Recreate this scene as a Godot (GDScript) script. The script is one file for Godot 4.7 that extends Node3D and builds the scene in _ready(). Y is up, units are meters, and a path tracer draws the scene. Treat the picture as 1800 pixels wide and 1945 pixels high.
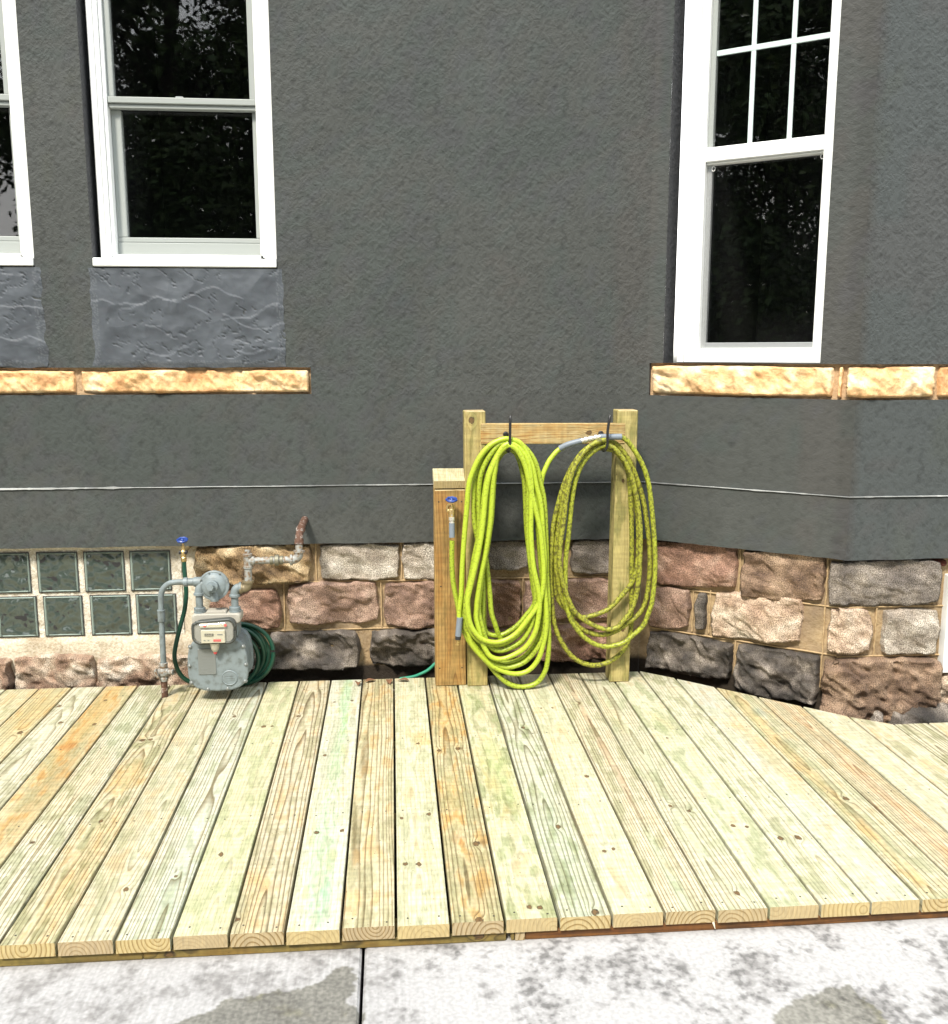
extends Node3D
# Back wall of a house with a new timber deck, a hose rack and a gas meter. x right, y up (deck top = 0), metres;
# "depth" is distance in front of the camera's standpoint, so z = -depth.

const PITCH := 0.1435
const GAP0 := -0.8693
const DECK_FRONT := 2.293
const GROUND := -0.066
const RUN_A := Vector2(-3.4, 4.30)
const RUN_B := Vector2(1.155, 4.30)
const RUN_C := Vector2(1.88, 3.76)
const RUN_D := Vector2(8.0, 3.735)
const S_B := 4.555
const S_C := 5.459

class Shape:
	var v := PackedVector3Array()
	var n := PackedVector3Array()
	var uv := PackedVector2Array()
	var c := PackedColorArray()
	var idx := PackedInt32Array()
	func vert(p: Vector3, nn: Vector3, u := Vector2.ZERO, col := Color.WHITE) -> int:
		v.append(p)
		n.append(nn)
		uv.append(u)
		c.append(col)
		return v.size() - 1
	func tri(a: int, b: int, d: int) -> void:
		# wound so that the stored normals face the viewer (clockwise in Godot)
		var g := (v[b] - v[a]).cross(v[d] - v[a])
		if g.dot(n[a] + n[b] + n[d]) > 0.0:
			idx.append_array(PackedInt32Array([a, d, b]))
		else:
			idx.append_array(PackedInt32Array([a, b, d]))
	func poly(pts: Array, out: Vector3, uvs := [], col := Color.WHITE) -> void:
		var nn := Vector3.ZERO
		for i in pts.size():
			var p: Vector3 = pts[i]
			var q: Vector3 = pts[(i + 1) % pts.size()]
			nn += p.cross(q)
		nn = nn.normalized()
		if nn.dot(out) < 0.0:
			nn = -nn
		var first := v.size()
		for i in pts.size():
			vert(pts[i], nn, uvs[i] if uvs.size() else Vector2(pts[i].x, pts[i].y), col)
		for i in range(1, pts.size() - 1):
			tri(first, first + i, first + i + 1)
	func grid(nx: int, ny: int, pf: Callable, uvf: Callable, cf: Callable, out: Vector3) -> void:
		# smooth grid of (nx+1)(ny+1) vertices
		var first := v.size()
		for j in ny + 1:
			for i in nx + 1:
				var p: Vector3 = pf.call(i, j)
				v.append(p)
				n.append(Vector3.ZERO)
				uv.append(uvf.call(i, j))
				c.append(cf.call(i, j))
		var acc := PackedVector3Array()
		acc.resize((nx + 1) * (ny + 1))
		var quads := []
		for j in ny:
			for i in nx:
				var a := first + j * (nx + 1) + i
				var b := a + 1
				var d := a + nx + 1
				var e := d + 1
				var g := (v[b] - v[a]).cross(v[d] - v[a])
				var g2 := (v[d] - v[e]).cross(v[b] - v[e])
				if (g + g2).dot(out) < 0.0:
					g = -g
					g2 = -g2
				for q in [a, b, d]:
					acc[q - first] += g
				for q in [e, d, b]:
					acc[q - first] += g2
				quads.append([a, b, d, e])
		for i in acc.size():
			n[first + i] = acc[i].normalized()
		for q in quads:
			tri(q[0], q[1], q[2])
			tri(q[3], q[2], q[1])
	func empty() -> bool:
		return idx.is_empty()
	func into(m: ArrayMesh, mat: Material) -> ArrayMesh:
		var a := []
		a.resize(Mesh.ARRAY_MAX)
		a[Mesh.ARRAY_VERTEX] = v
		a[Mesh.ARRAY_NORMAL] = n
		a[Mesh.ARRAY_TEX_UV] = uv
		a[Mesh.ARRAY_COLOR] = c
		a[Mesh.ARRAY_INDEX] = idx
		m.add_surface_from_arrays(Mesh.PRIMITIVE_TRIANGLES, a)
		m.surface_set_material(m.get_surface_count() - 1, mat)
		return m
	func mesh(mat: Material) -> ArrayMesh:
		return into(ArrayMesh.new(), mat)

# ---------------------------------------------------------------- helpers
var M := {}
var rng := RandomNumberGenerator.new()
var noise := FastNoiseLite.new()
var noise2 := FastNoiseLite.new()

func V(x: float, y: float, depth: float) -> Vector3:
	return Vector3(x, y, -depth)

func lin(r: float, g: float, b: float) -> Color:
	return Color(r, g, b).linear_to_srgb()

func rgb(r: int, g: int, b: int) -> Color:      # an sRGB tone as a linear vertex colour
	return Color(r / 255.0, g / 255.0, b / 255.0).srgb_to_linear()

func flat_mat(col: Color, rough: float, metal := 0.0, spec := 0.5) -> StandardMaterial3D:
	var m := StandardMaterial3D.new()
	m.albedo_color = col
	m.roughness = rough
	m.metallic = metal
	m.metallic_specular = spec
	return m

func tex_mat(t: Texture2D, rough: float) -> StandardMaterial3D:
	var m := flat_mat(Color.WHITE, rough)
	m.albedo_texture = t
	return m

func thing(called: String, label: String, category: String, at: Vector3, group := "") -> Node3D:
	var o := Node3D.new()
	o.name = called
	add_child(o, true)
	o.position = at
	o.set_meta("label", label)
	o.set_meta("category", category)
	if group:
		o.set_meta("group", group)
	return o

func put(called: String, m: Mesh, parent: Node3D, kind := "") -> MeshInstance3D:
	# a part whose mesh is given in world coordinates
	var o := MeshInstance3D.new()
	o.name = called
	o.mesh = m
	parent.add_child(o, true)
	if parent.get_parent() == self:
		o.position = -parent.position
	if kind:
		o.set_meta("kind", kind)
	return o

func part_group(called: String, parent: Node3D) -> Node3D:
	var o := Node3D.new()
	o.name = called
	parent.add_child(o, true)
	o.position = -parent.position
	return o

func structure(called: String, m: Mesh) -> MeshInstance3D:
	var o := MeshInstance3D.new()
	o.name = called
	o.mesh = m
	add_child(o, true)
	o.set_meta("kind", "structure")
	return o

func seg(s: float) -> Array:
	if s < S_B:
		return [RUN_A, (RUN_B - RUN_A).normalized(), 0.0]
	if s < S_C:
		return [RUN_B, (RUN_C - RUN_B).normalized(), S_B]
	return [RUN_C, (RUN_D - RUN_C).normalized(), S_C]

func W(s: float, y: float, o := 0.0) -> Vector3:
	# a point on the house wall: s along its line, y up, o out of its face
	var g := seg(s)
	var t: Vector2 = g[1]
	var nn := Vector2(t.y, -t.x)
	var p: Vector2 = g[0] + t * (s - g[2])
	if absf(s - S_B) < 0.001 or absf(s - S_C) < 0.001:   # mitre the corners
		var t0: Vector2 = seg(s - 0.01)[1]
		var t1: Vector2 = seg(s + 0.01)[1]
		var m := (Vector2(t0.y, -t0.x) + Vector2(t1.y, -t1.x)).normalized()
		nn = m / m.dot(Vector2(t0.y, -t0.x))
	p += nn * o
	return Vector3(p.x, y, -p.y)

func wall_basis(s: float) -> Basis:
	var t: Vector2 = seg(s)[1]
	return Basis(Vector3(t.x, 0, -t.y), Vector3.UP, Vector3(t.y, 0, t.x))

func planar(scale := 1.0) -> Callable:
	return func(p: Vector3, nn: Vector3) -> Vector2:
		var a := nn.abs()
		if a.x >= a.y and a.x >= a.z:
			return Vector2(p.z, p.y) * scale
		if a.y >= a.z:
			return Vector2(p.x, p.z) * scale
		return Vector2(p.x, p.y) * scale

func box(sh: Shape, centre: Vector3, size: Vector3, bev := 0.0, basis := Basis(), uvf = null, col := Color.WHITE) -> void:
	var h := size * 0.5
	var b: float = minf(bev, minf(h.x, minf(h.y, h.z)) * 0.9)
	var f: Callable = uvf if uvf != null else planar()
	for ax in 3:
		var i1 := (ax + 1) % 3
		var i2 := (ax + 2) % 3
		for sg in [-1.0, 1.0]:
			var pts := []
			var us := []
			var nn := Vector3.ZERO
			nn[ax] = sg
			for q in [[-1, -1], [1, -1], [1, 1], [-1, 1]]:
				var p := Vector3.ZERO
				p[ax] = sg * h[ax]
				p[i1] = q[0] * (h[i1] - b)
				p[i2] = q[1] * (h[i2] - b)
				us.append(f.call(p, nn))
				pts.append(centre + basis * p)
			sh.poly(pts, basis * nn, us, col)
	if b <= 0.0:
		return
	for ax in 3:
		var i1 := (ax + 1) % 3
		var i2 := (ax + 2) % 3
		for sa in [-1.0, 1.0]:
			for sb in [-1.0, 1.0]:
				var pts := []
				var us := []
				var nn := Vector3.ZERO
				nn[i1] = sa
				nn[i2] = sb
				for q in [[-1, 0], [1, 0], [1, 1], [-1, 1]]:
					var p := Vector3.ZERO
					p[ax] = q[0] * (h[ax] - b)
					p[i1] = sa * (h[i1] if q[1] == 0 else h[i1] - b)
					p[i2] = sb * (h[i2] - b if q[1] == 0 else h[i2])
					var fn := Vector3.ZERO
					fn[i1] = sa
					us.append(f.call(p, fn))
					pts.append(centre + basis * p)
				sh.poly(pts, basis * nn, us, col)
	for sx in [-1.0, 1.0]:
		for sy in [-1.0, 1.0]:
			for sz in [-1.0, 1.0]:
				var pts := []
				for ax in 3:
					var p := Vector3(sx * (h.x - b), sy * (h.y - b), sz * (h.z - b))
					p[ax] = [sx, sy, sz][ax] * h[ax]
					pts.append(centre + basis * p)
				sh.poly(pts, basis * Vector3(sx, sy, sz), [], col)

func wbox(sh: Shape, s0: float, s1: float, y0: float, y1: float, o0: float, o1: float, bev := 0.0, col := Color.WHITE) -> void:
	# a box set on the wall line, between offsets o0 (back) and o1 (front)
	var b := wall_basis((s0 + s1) * 0.5)
	box(sh, W((s0 + s1) * 0.5, (y0 + y1) * 0.5, (o0 + o1) * 0.5), Vector3(s1 - s0, y1 - y0, o1 - o0), bev, b, null, col)

func smooth_path(pts: Array, per := 6, closed := false) -> PackedVector3Array:
	var out := PackedVector3Array()
	var k := pts.size()
	var last := k if closed else k - 1
	for i in last:
		var p0: Vector3 = pts[(i - 1 + k) % k] if (closed or i > 0) else pts[i] * 2.0 - pts[i + 1]
		var p1: Vector3 = pts[i]
		var p2: Vector3 = pts[(i + 1) % k]
		var p3: Vector3 = pts[(i + 2) % k] if (closed or i + 2 < k) else p2 * 2.0 - p1
		for q in per:
			out.append(p1.cubic_interpolate(p2, p0, p3, q / float(per)))
	if not closed:
		out.append(pts[k - 1])
	return out

func tube(sh: Shape, path: PackedVector3Array, r: float, sides := 10, col := Color.WHITE, caps := true, rf = null, vscale := 1.0, cf = null) -> void:
	var k := path.size()
	var up := Vector3.UP
	var t0 := (path[1] - path[0]).normalized()
	if absf(t0.dot(up)) > 0.9:
		up = Vector3.BACK
	var side := t0.cross(up).normalized()
	var along := 0.0
	var first := sh.v.size()
	for i in k:
		var t := (path[mini(i + 1, k - 1)] - path[maxi(i - 1, 0)]).normalized()
		side = (side - t * side.dot(t)).normalized()
		var other := t.cross(side)
		if i > 0:
			along += path[i].distance_to(path[i - 1])
		var rr: float = rf.call(along) if rf != null else r
		var cc: Color = cf.call(path[i]) if cf != null else col
		for j in sides + 1:
			var a := TAU * j / sides
			var d := side * cos(a) + other * sin(a)
			sh.vert(path[i] + d * rr, d, Vector2(j / float(sides), along * vscale), cc)
	for i in k - 1:
		for j in sides:
			var a := first + i * (sides + 1) + j
			sh.tri(a, a + 1, a + sides + 1)
			sh.tri(a + sides + 2, a + sides + 1, a + 1)
	if caps:
		for e in [0, k - 1]:
			var t: Vector3 = (path[1] - path[0]).normalized() if e == 0 else (path[k - 1] - path[k - 2]).normalized()
			var pts := []
			for j in sides:
				pts.append(sh.v[first + e * (sides + 1) + j])
			sh.poly(pts, -t if e == 0 else t, [], col)

func pipe(sh: Shape, a: Vector3, b: Vector3, r: float, sides := 14, col := Color.WHITE, r2 := -1.0) -> void:
	lathe(sh, a, b - a, [Vector2(0, 0), Vector2(r, 0), Vector2(r if r2 < 0 else r2, 1.0), Vector2(0, 1.0)], sides, col, true)

func lathe(sh: Shape, base: Vector3, axis: Vector3, profile: Array, sides := 20, col := Color.WHITE, relative := false, scallop := 0, depth := 0.0) -> void:
	# profile of (radius, height along the axis); relative: heights are shares of the axis' length
	var ln := axis.length()
	var t := axis / ln
	var side := t.cross(Vector3.UP if absf(t.y) < 0.9 else Vector3.BACK).normalized()
	var other := t.cross(side)
	for k in profile.size() - 1:
		var p0: Vector2 = profile[k]
		var p1: Vector2 = profile[k + 1]
		if relative:
			p0.y *= ln
			p1.y *= ln
		var sl := Vector2(p1.y - p0.y, -(p1.x - p0.x)).normalized()
		var first := sh.v.size()
		for j in sides + 1:
			var a := TAU * j / sides
			var f := 1.0 - depth * (0.5 + 0.5 * cos(a * scallop)) if scallop else 1.0
			var d := side * cos(a) + other * sin(a)
			var nn := (d * sl.x + t * sl.y).normalized()
			sh.vert(base + d * p0.x * f + t * p0.y, nn, Vector2(j / float(sides), p0.y), col)
			sh.vert(base + d * p1.x * f + t * p1.y, nn, Vector2(j / float(sides), p1.y), col)
		for j in sides:
			var a := first + j * 2
			sh.tri(a, a + 2, a + 1)
			sh.tri(a + 3, a + 1, a + 2)

func prism(sh: Shape, outline: Array, d0: float, d1: float, bev: float, col := Color.WHITE, cap_back := true) -> void:
	# outline of (x, y) points, extruded from front depth d0 to back depth d1, front edge rounded by bev
	var cen := Vector2.ZERO
	for q in outline:
		cen += q
	cen /= outline.size()
	var k := outline.size()
	var rings := [[1.0, 0.0, d1], [1.0, 0.0, d0 + bev], [1.0, bev * 0.3, d0 + bev * 0.3], [1.0, bev, d0]]
	for r in rings.size() - 1:
		for i in k:
			var pts := []
			var o := Vector2.ZERO
			for e in [[r, i], [r, i + 1], [r + 1, i + 1], [r + 1, i]]:
				var q: Vector2 = outline[e[1] % k]
				var inward: Vector2 = (cen - q).normalized() * float(rings[e[0]][1])
				pts.append(V(q.x + inward.x, q.y + inward.y, rings[e[0]][2]))
				o += q - cen
			sh.poly(pts, Vector3(o.x, o.y, 0.02 * (r + 1)).normalized() + Vector3(0, 0, 0.2 * r), [], col)
	for i in k:
		var a: Vector2 = outline[i]
		var b: Vector2 = outline[(i + 1) % k]
		a += (cen - a).normalized() * bev
		b += (cen - b).normalized() * bev
		sh.poly([V(cen.x, cen.y, d0), V(a.x, a.y, d0), V(b.x, b.y, d0)], Vector3.BACK, [], col)
		if cap_back:
			sh.poly([V(cen.x, cen.y, d1), V(outline[i].x, outline[i].y, d1), V(outline[(i + 1) % k].x, outline[(i + 1) % k].y, d1)], Vector3.FORWARD, [], col)

func rounded(cx: float, cy: float, hw: float, hh: float, r: float, per := 5) -> Array:
	var out := []
	for q in [[1, 1, 0.0], [-1, 1, 0.25], [-1, -1, 0.5], [1, -1, 0.75]]:
		for i in per + 1:
			var a: float = TAU * (q[2] + 0.25 * i / per)
			out.append(Vector2(cx + q[0] * (hw - r) + cos(a) * r, cy + q[1] * (hh - r) + sin(a) * r))
	return out

# ---------------------------------------------------------------- textures
func noise_bytes(sd: int, freq: float, w: int, h: int, stretch: float, octaves := 3) -> PackedByteArray:
	var f := FastNoiseLite.new()
	f.noise_type = FastNoiseLite.TYPE_SIMPLEX_SMOOTH
	f.seed = sd
	f.frequency = freq
	f.fractal_octaves = octaves
	var img := f.get_image(w, maxi(4, int(h / stretch)))
	img.resize(w, h, Image.INTERPOLATE_CUBIC)
	img.convert(Image.FORMAT_L8)
	return img.get_data()

const END_ROWS := 32
func wood_tex(sd: int, p: Dictionary, w := 112, h := 1024) -> ImageTexture:
	# a board 140 mm wide and 1950 mm long sawn from a log: growth rings cut by the face, knots, fibre, stains; the first rows hold the end grain
	var r := RandomNumberGenerator.new()
	r.seed = sd * 7919 + 13
	var ring: float = p.get("ring", r.randf_range(7.5, 11.0))
	var d0: float = p.get("d0", r.randf_range(8.0, 45.0))
	var tilt: float = p.get("tilt", r.randf_range(-0.022, 0.022))
	var cx: float = p.get("cx", r.randf_range(-30.0, 30.0))
	var drift: float = p.get("drift", r.randf_range(-0.012, 0.012))
	var wave: float = p.get("wave", r.randf_range(4.0, 10.0))
	var contrast: float = p.get("contrast", r.randf_range(0.65, 0.9))
	var early: Color = p.get("early", Color(0.93, 0.89, 0.74))
	var late: Color = p.get("late", Color(0.52, 0.44, 0.26))
	if p.get("deck", false):
		early = early.lerp(Color(0.965, 0.945, 0.84), 0.48)
		late = late.lerp(Color(0.42, 0.37, 0.25), 0.5)
		contrast = minf(0.9, contrast * contrast * 1.12)
		ring *= 1.22
	var knots: Array = p.get("knots", [])
	var stains: Array = p.get("stains", [])
	var n1 := noise_bytes(sd, 0.02, w, h, 12.0, 2)
	var n2 := noise_bytes(sd + 500, 0.35, w, h, 40.0, 2)
	var n3 := noise_bytes(sd + 900, 0.02, w, h, 2.0, 4)
	var n4 := noise_bytes(sd + 1300, 0.12, w, h, 3.0, 3)
	var saw := noise_bytes(sd + 2100, 0.30, w, h, 1.0, 2)
	if true:      # saw marks: much wider than long
		var sf := FastNoiseLite.new()
		sf.seed = sd + 2100
		sf.frequency = 0.09
		sf.fractal_octaves = 2
		var si := sf.get_image(8, h)
		si.resize(w, h, Image.INTERPOLATE_CUBIC)
		si.convert(Image.FORMAT_L8)
		saw = si.get_data()
	var film: float = p.get("film", r.randf_range(0.35, 1.0))
	var flecks := noise_bytes(sd + 1700, 0.16, w, h, 1.4, 2)
	var green: float = p.get("green", r.randf_range(0.0, 0.5))
	var tan_: float = p.get("tan", r.randf_range(0.0, 0.5))
	var bleach: float = p.get("bleach", r.randf_range(0.2, 0.8))
	var ph := r.randf() * 6.0
	var end_d := r.randf_range(-14.0, 62.0)
	var end_c := r.randf_range(-62.0, 62.0)
	var end_warm := r.randf_range(0.90, 1.0)
	var data := PackedByteArray()
	data.resize(w * h * 3)
	var at := 0
	for y in h:
		var is_end := y < END_ROWS
		var v: float = (y - END_ROWS) / float(h - END_ROWS) * 1950.0
		var dd := d0 + tilt * v + wave * sin(v * 0.0041 + ph) + wave * 0.4 * sin(v * 0.0113 + ph * 2.0)
		var cc := cx + drift * v + wave * 0.6 * sin(v * 0.0032 + ph * 1.7)
		var near := []
		for kn in knots:
			if absf(v - kn[1]) < kn[2] * 7.0:
				near.append(kn)
		if is_end:
			dd = end_d - 38.0 * (y / float(END_ROWS))
			cc = end_c
			near = []
		for x in w:
			var i := y * w + x
			var u := (x + 0.5) / w * 140.0 - 70.0
			var dx := u - cc
			var rad := sqrt(dx * dx + dd * dd) + (n1[i] - 128) * (0.018 if is_end else 0.045)
			var core := 0.0
			for kn in near:
				var ku: float = (u - kn[0]) / kn[2]
				var kv: float = (v - kn[1]) / kn[2]
				var q: float = ku * ku + kv * kv * 0.6 + (n4[i] - 128) * 0.006
				rad += kn[2] * 1.6 * exp(-(ku * ku * 0.35 + kv * kv * 0.12)) 
				if q < 1.6:
					core = maxf(core, clampf((1.45 - q) * 0.95, 0.0, 1.0))
			var t := rad / ring
			t -= floorf(t)
			var g := 0.0
			if t > 0.42:
				g = (t - 0.42) / 0.5
				g = 1.0 - (t - 0.92) / 0.08 if t > 0.92 else g * g
			var fib := (n2[i] - 128) * 0.0008
			g = clampf(g * contrast + fib * 0.8, 0.0, 1.0)
			var st := n3[i] / 255.0
			var br := 1.0 + fib * 0.8 + (n4[i] - 128) * 0.0005
			var cr: float
			var cg: float
			var cb: float
			if is_end:
				g *= 0.95
				cr = (1.0 - 0.40 * g) * br * end_warm
				cg = (0.90 - 0.44 * g) * br * end_warm
				cb = (0.64 - 0.44 * g) * br
			else:
				cr = (early.r + (late.r - early.r) * g) * br
				cg = (early.g + (late.g - early.g) * g) * br
				cb = (early.b + (late.b - early.b) * g) * br
				var gs := clampf((st - 0.5) * 3.2, 0.0, 1.0) * green
				cr *= 1.0 - 0.10 * gs
				cg *= 1.0 - 0.06 * gs
				cb *= 1.0 - 0.13 * gs
				var ts := clampf((0.45 - st) * 3.6, 0.0, 1.0) * tan_
				cr *= 1.0 - 0.05 * ts
				cg *= 1.0 - 0.15 * ts
				cb *= 1.0 - 0.30 * ts
				var fl := clampf((n1[i] * 0.35 + n3[i] * 0.65 - 128.0) / 46.0, 0.0, 1.0) * film
				cr *= 1.0 - 0.20 * fl
				cg *= 1.0 - 0.20 * fl
				cb *= 1.0 - 0.29 * fl
				var sw := 1.0 + (saw[i] - 128) * 0.00055
				cr *= sw
				cg *= sw
				cb *= sw
				var bl := clampf((n4[i] / 255.0 * 0.4 + st * 0.6 - 0.5) * 4.0, 0.0, 1.0) * bleach * 0.35
				cr += (0.97 - cr) * bl
				cg += (0.96 - cg) * bl
				cb += (0.86 - cb) * bl
				for s in stains:
					var su: float = (u - s[0]) / s[2]
					var sv: float = (v - s[1]) / s[3]
					var q := su * su + sv * sv + (n4[i] - 128) * 0.0022 + (n1[i] - 128) * 0.0035 + (n3[i] - 128) * 0.003
					if q < 1.0:
						var k: float = minf(1.0, (1.0 - q) * 1.3) * float(s[5]) * 0.42
						var sc: Color = s[4]
						cr *= 1.0 + (sc.r - 1.0) * k
						cg *= 1.0 + (sc.g - 1.0) * k
						cb *= 1.0 + (sc.b - 1.0) * k
				if flecks[i] > 214 and n4[i] > 120:
					var fk := clampf((flecks[i] - 214) / 22.0, 0.0, 1.0) * 0.45
					cr *= 1.0 - fk
					cg *= 1.0 - fk * 1.1
					cb *= 1.0 - fk * 1.3
				if core > 0.0:
					var ring_ := clampf(1.0 - absf(core - 0.55) * 2.6, 0.0, 1.0)
					var kr := 0.52 - 0.36 * ring_ - 0.10 * g
					cr += (kr - cr) * minf(1.0, core * 1.3) * 0.9
					cg += (kr * 0.74 - cg) * minf(1.0, core * 1.3) * 0.9
					cb += (kr * 0.42 - cb) * minf(1.0, core * 1.3) * 0.9
			data[at] = clampi(int(cr * 255.0), 0, 255)
			data[at + 1] = clampi(int(cg * 255.0), 0, 255)
			data[at + 2] = clampi(int(cb * 255.0), 0, 255)
			at += 3
	return ImageTexture.create_from_image(Image.create_from_data(w, h, false, Image.FORMAT_RGB8, data))

func board_uv(along: int, len0: float, uoff := 0.0) -> Callable:
	# uv for a sawn board: grain along the given axis, end grain on its two ends
	return func(p: Vector3, nn: Vector3) -> Vector2:
		var a := nn.abs()
		var i1 := (along + 1) % 3
		var i2 := (along + 2) % 3
		if a[along] > 0.9:
			return Vector2(p[i1] / 0.14 + 0.5, clampf(0.5 + p[i2] / 0.14, 0.03, 0.97) * END_ROWS / 1024.0)
		var across: float = p[i2] if a[i1] > a[i2] else p[i1]
		return Vector2(across / 0.14 + 0.5 + uoff, (END_ROWS + 4 + clampf((p[along] + len0) / 1.95, 0.0, 1.0) * (1020.0 - END_ROWS)) / 1024.0)

func height_to_normal(img: Image, strength: float) -> ImageTexture:
	var im: Image = img.duplicate()
	im.convert(Image.FORMAT_RGBA8)
	im.bump_map_to_normal_map(strength)
	return ImageTexture.create_from_image(im)

func field(sd: int, size: int, freq: float, octaves: int, kind := FastNoiseLite.TYPE_SIMPLEX_SMOOTH, gain := 0.5, ridged := false) -> Image:
	var f := FastNoiseLite.new()
	f.seed = sd
	f.noise_type = kind
	f.frequency = freq
	f.fractal_octaves = octaves
	f.fractal_gain = gain
	if ridged:
		f.fractal_type = FastNoiseLite.FRACTAL_RIDGED
	if kind == FastNoiseLite.TYPE_CELLULAR:
		f.cellular_return_type = FastNoiseLite.RETURN_DISTANCE
	var img := f.get_seamless_image(size, size, false, false, 0.15)
	img.convert(Image.FORMAT_L8)
	return img

func mixed(parts: Array, size: int) -> Image:
	# weighted sum of equally large grey pictures
	var out := PackedByteArray()
	out.resize(size * size)
	var datas := []
	for p in parts:
		datas.append(p[0].get_data())
	for i in size * size:
		var t := 0.0
		for k in parts.size():
			t += float(datas[k][i]) * float(parts[k][1])
		out[i] = clampi(int(t), 0, 255)
	return Image.create_from_data(size, size, false, Image.FORMAT_L8, out)

func ramp(img: Image, stops: Array) -> ImageTexture:
	# colours a grey picture: stops of [level 0..255, Color (sRGB)]
	var lut := PackedByteArray()
	for l in 256:
		var c: Color = stops[0][1]
		for k in stops.size() - 1:
			if l >= stops[k][0]:
				var f := clampf((l - stops[k][0]) / float(maxi(1, stops[k + 1][0] - stops[k][0])), 0.0, 1.0)
				c = (stops[k][1] as Color).lerp(stops[k + 1][1], f)
		lut.append_array(PackedByteArray([int(clampf(c.r, 0, 1) * 255), int(clampf(c.g, 0, 1) * 255), int(clampf(c.b, 0, 1) * 255)]))
	var src := img.get_data()
	var out := PackedByteArray()
	out.resize(src.size() * 3)
	for i in src.size():
		var l := src[i] * 3
		out[i * 3] = lut[l]
		out[i * 3 + 1] = lut[l + 1]
		out[i * 3 + 2] = lut[l + 2]
	return ImageTexture.create_from_image(Image.create_from_data(img.get_width(), img.get_height(), false, Image.FORMAT_RGB8, out))

func hose_tex(sd: int, dirty: bool, amount := 1.0) -> ImageTexture:
	var w := 64
	var h := 512
	var a := field(sd, 512, 0.05 if dirty else 0.06, 4)
	var b := field(sd + 1, 512, 0.12 if dirty else 0.14, 2)
	a = a.get_region(Rect2i(0, 0, w, h))
	b = b.get_region(Rect2i(0, 0, w, h))
	var da := a.get_data()
	var db := b.get_data()
	var r := RandomNumberGenerator.new()
	r.seed = sd
	var out := PackedByteArray()
	out.resize(w * h * 3)
	for y in h:
		for x in w:
			var i := y * w + x
			var base := Color(0.645, 0.72, 0.20)
			var k := clampf((da[i] - 150) / 60.0, 0.0, 1.0) * 0.3
			k = maxf(k, clampf((db[i] - 205) / 20.0, 0.0, 1.0) * 0.65)
			if dirty:
				base = Color(0.64, 0.67, 0.21)
				k = clampf((da[i] - 96) / 95.0, 0.0, 1.0) * 0.66
				k = maxf(k, clampf((db[i] - 160) / 70.0, 0.0, 1.0) * 0.7)
			var c := base.lerp(Color(0.23, 0.21, 0.08), k * amount)
			out[i * 3] = int(c.r * 255)
			out[i * 3 + 1] = int(c.g * 255)
			out[i * 3 + 2] = int(c.b * 255)
	# a line of small printing along the hose
	var y := 10
	while y < (300 if not dirty else 160):
		var ln := r.randi_range(4, 10)
		for yy in range(y, y + ln):
			for x in range(14, 18):
				if r.randf() < 0.6:
					var i := (yy * w + x) * 3
					out[i] = 40
					out[i + 1] = 44
					out[i + 2] = 12
		y += ln + r.randi_range(3, 7)
	return ImageTexture.create_from_image(Image.create_from_data(w, h, false, Image.FORMAT_RGB8, out))

# ---------------------------------------------------------------- scene
func _ready() -> void:
	var cam := Camera3D.new()
	cam.name = "camera"
	cam.position = Vector3(0, 1.478, 0)
	cam.rotation_degrees = Vector3(-9.475, -4.892, 0.0)
	cam.fov = 56.41
	cam.near = 0.05
	cam.far = 300.0
	add_child(cam)
	var sky_mat := ProceduralSkyMaterial.new()
	sky_mat.sky_top_color = Color(0.88, 0.92, 0.96)
	sky_mat.sky_horizon_color = Color(1.0, 0.985, 0.955)
	sky_mat.sky_curve = 0.25
	sky_mat.ground_bottom_color = Color(0.30, 0.32, 0.26)
	sky_mat.ground_horizon_color = Color(0.55, 0.57, 0.52)
	sky_mat.sky_energy_multiplier = 1.42
	sky_mat.ground_energy_multiplier = 0.6
	var sky := Sky.new()
	sky.sky_material = sky_mat
	var env := Environment.new()
	env.background_mode = Environment.BG_SKY
	env.sky = sky
	env.tonemap_mode = Environment.TONE_MAPPER_LINEAR
	env.tonemap_exposure = 1.5
	env.sdfgi_enabled = true
	env.ssao_enabled = true
	env.ssil_enabled = true
	var we := WorldEnvironment.new()
	we.name = "environment"
	we.environment = env
	add_child(we)
	var sun := DirectionalLight3D.new()
	sun.name = "sun"
	sun.light_color = Color(1.0, 0.97, 0.92)
	sun.light_energy = 1.35
	sun.light_angular_distance = 10.0
	sun.shadow_enabled = true
	add_child(sun)
	sun.look_at_from_position(Vector3(-2.8, 7.9, 5.6), Vector3.ZERO)

	noise.noise_type = FastNoiseLite.TYPE_SIMPLEX_SMOOTH
	noise.seed = 5
	noise.frequency = 1.0
	noise.fractal_octaves = 4
	noise2.noise_type = FastNoiseLite.TYPE_SIMPLEX_SMOOTH
	noise2.seed = 77
	noise2.frequency = 1.0
	noise2.fractal_octaves = 3
	rng.seed = 4242
	make_materials()
	make_ground()
	make_house()
	make_deck()
	make_rack()
	make_tap_post()
	make_hoses()
	make_gas_meter()
	make_wall_tap()
	make_small_things()
	make_trees()

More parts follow.
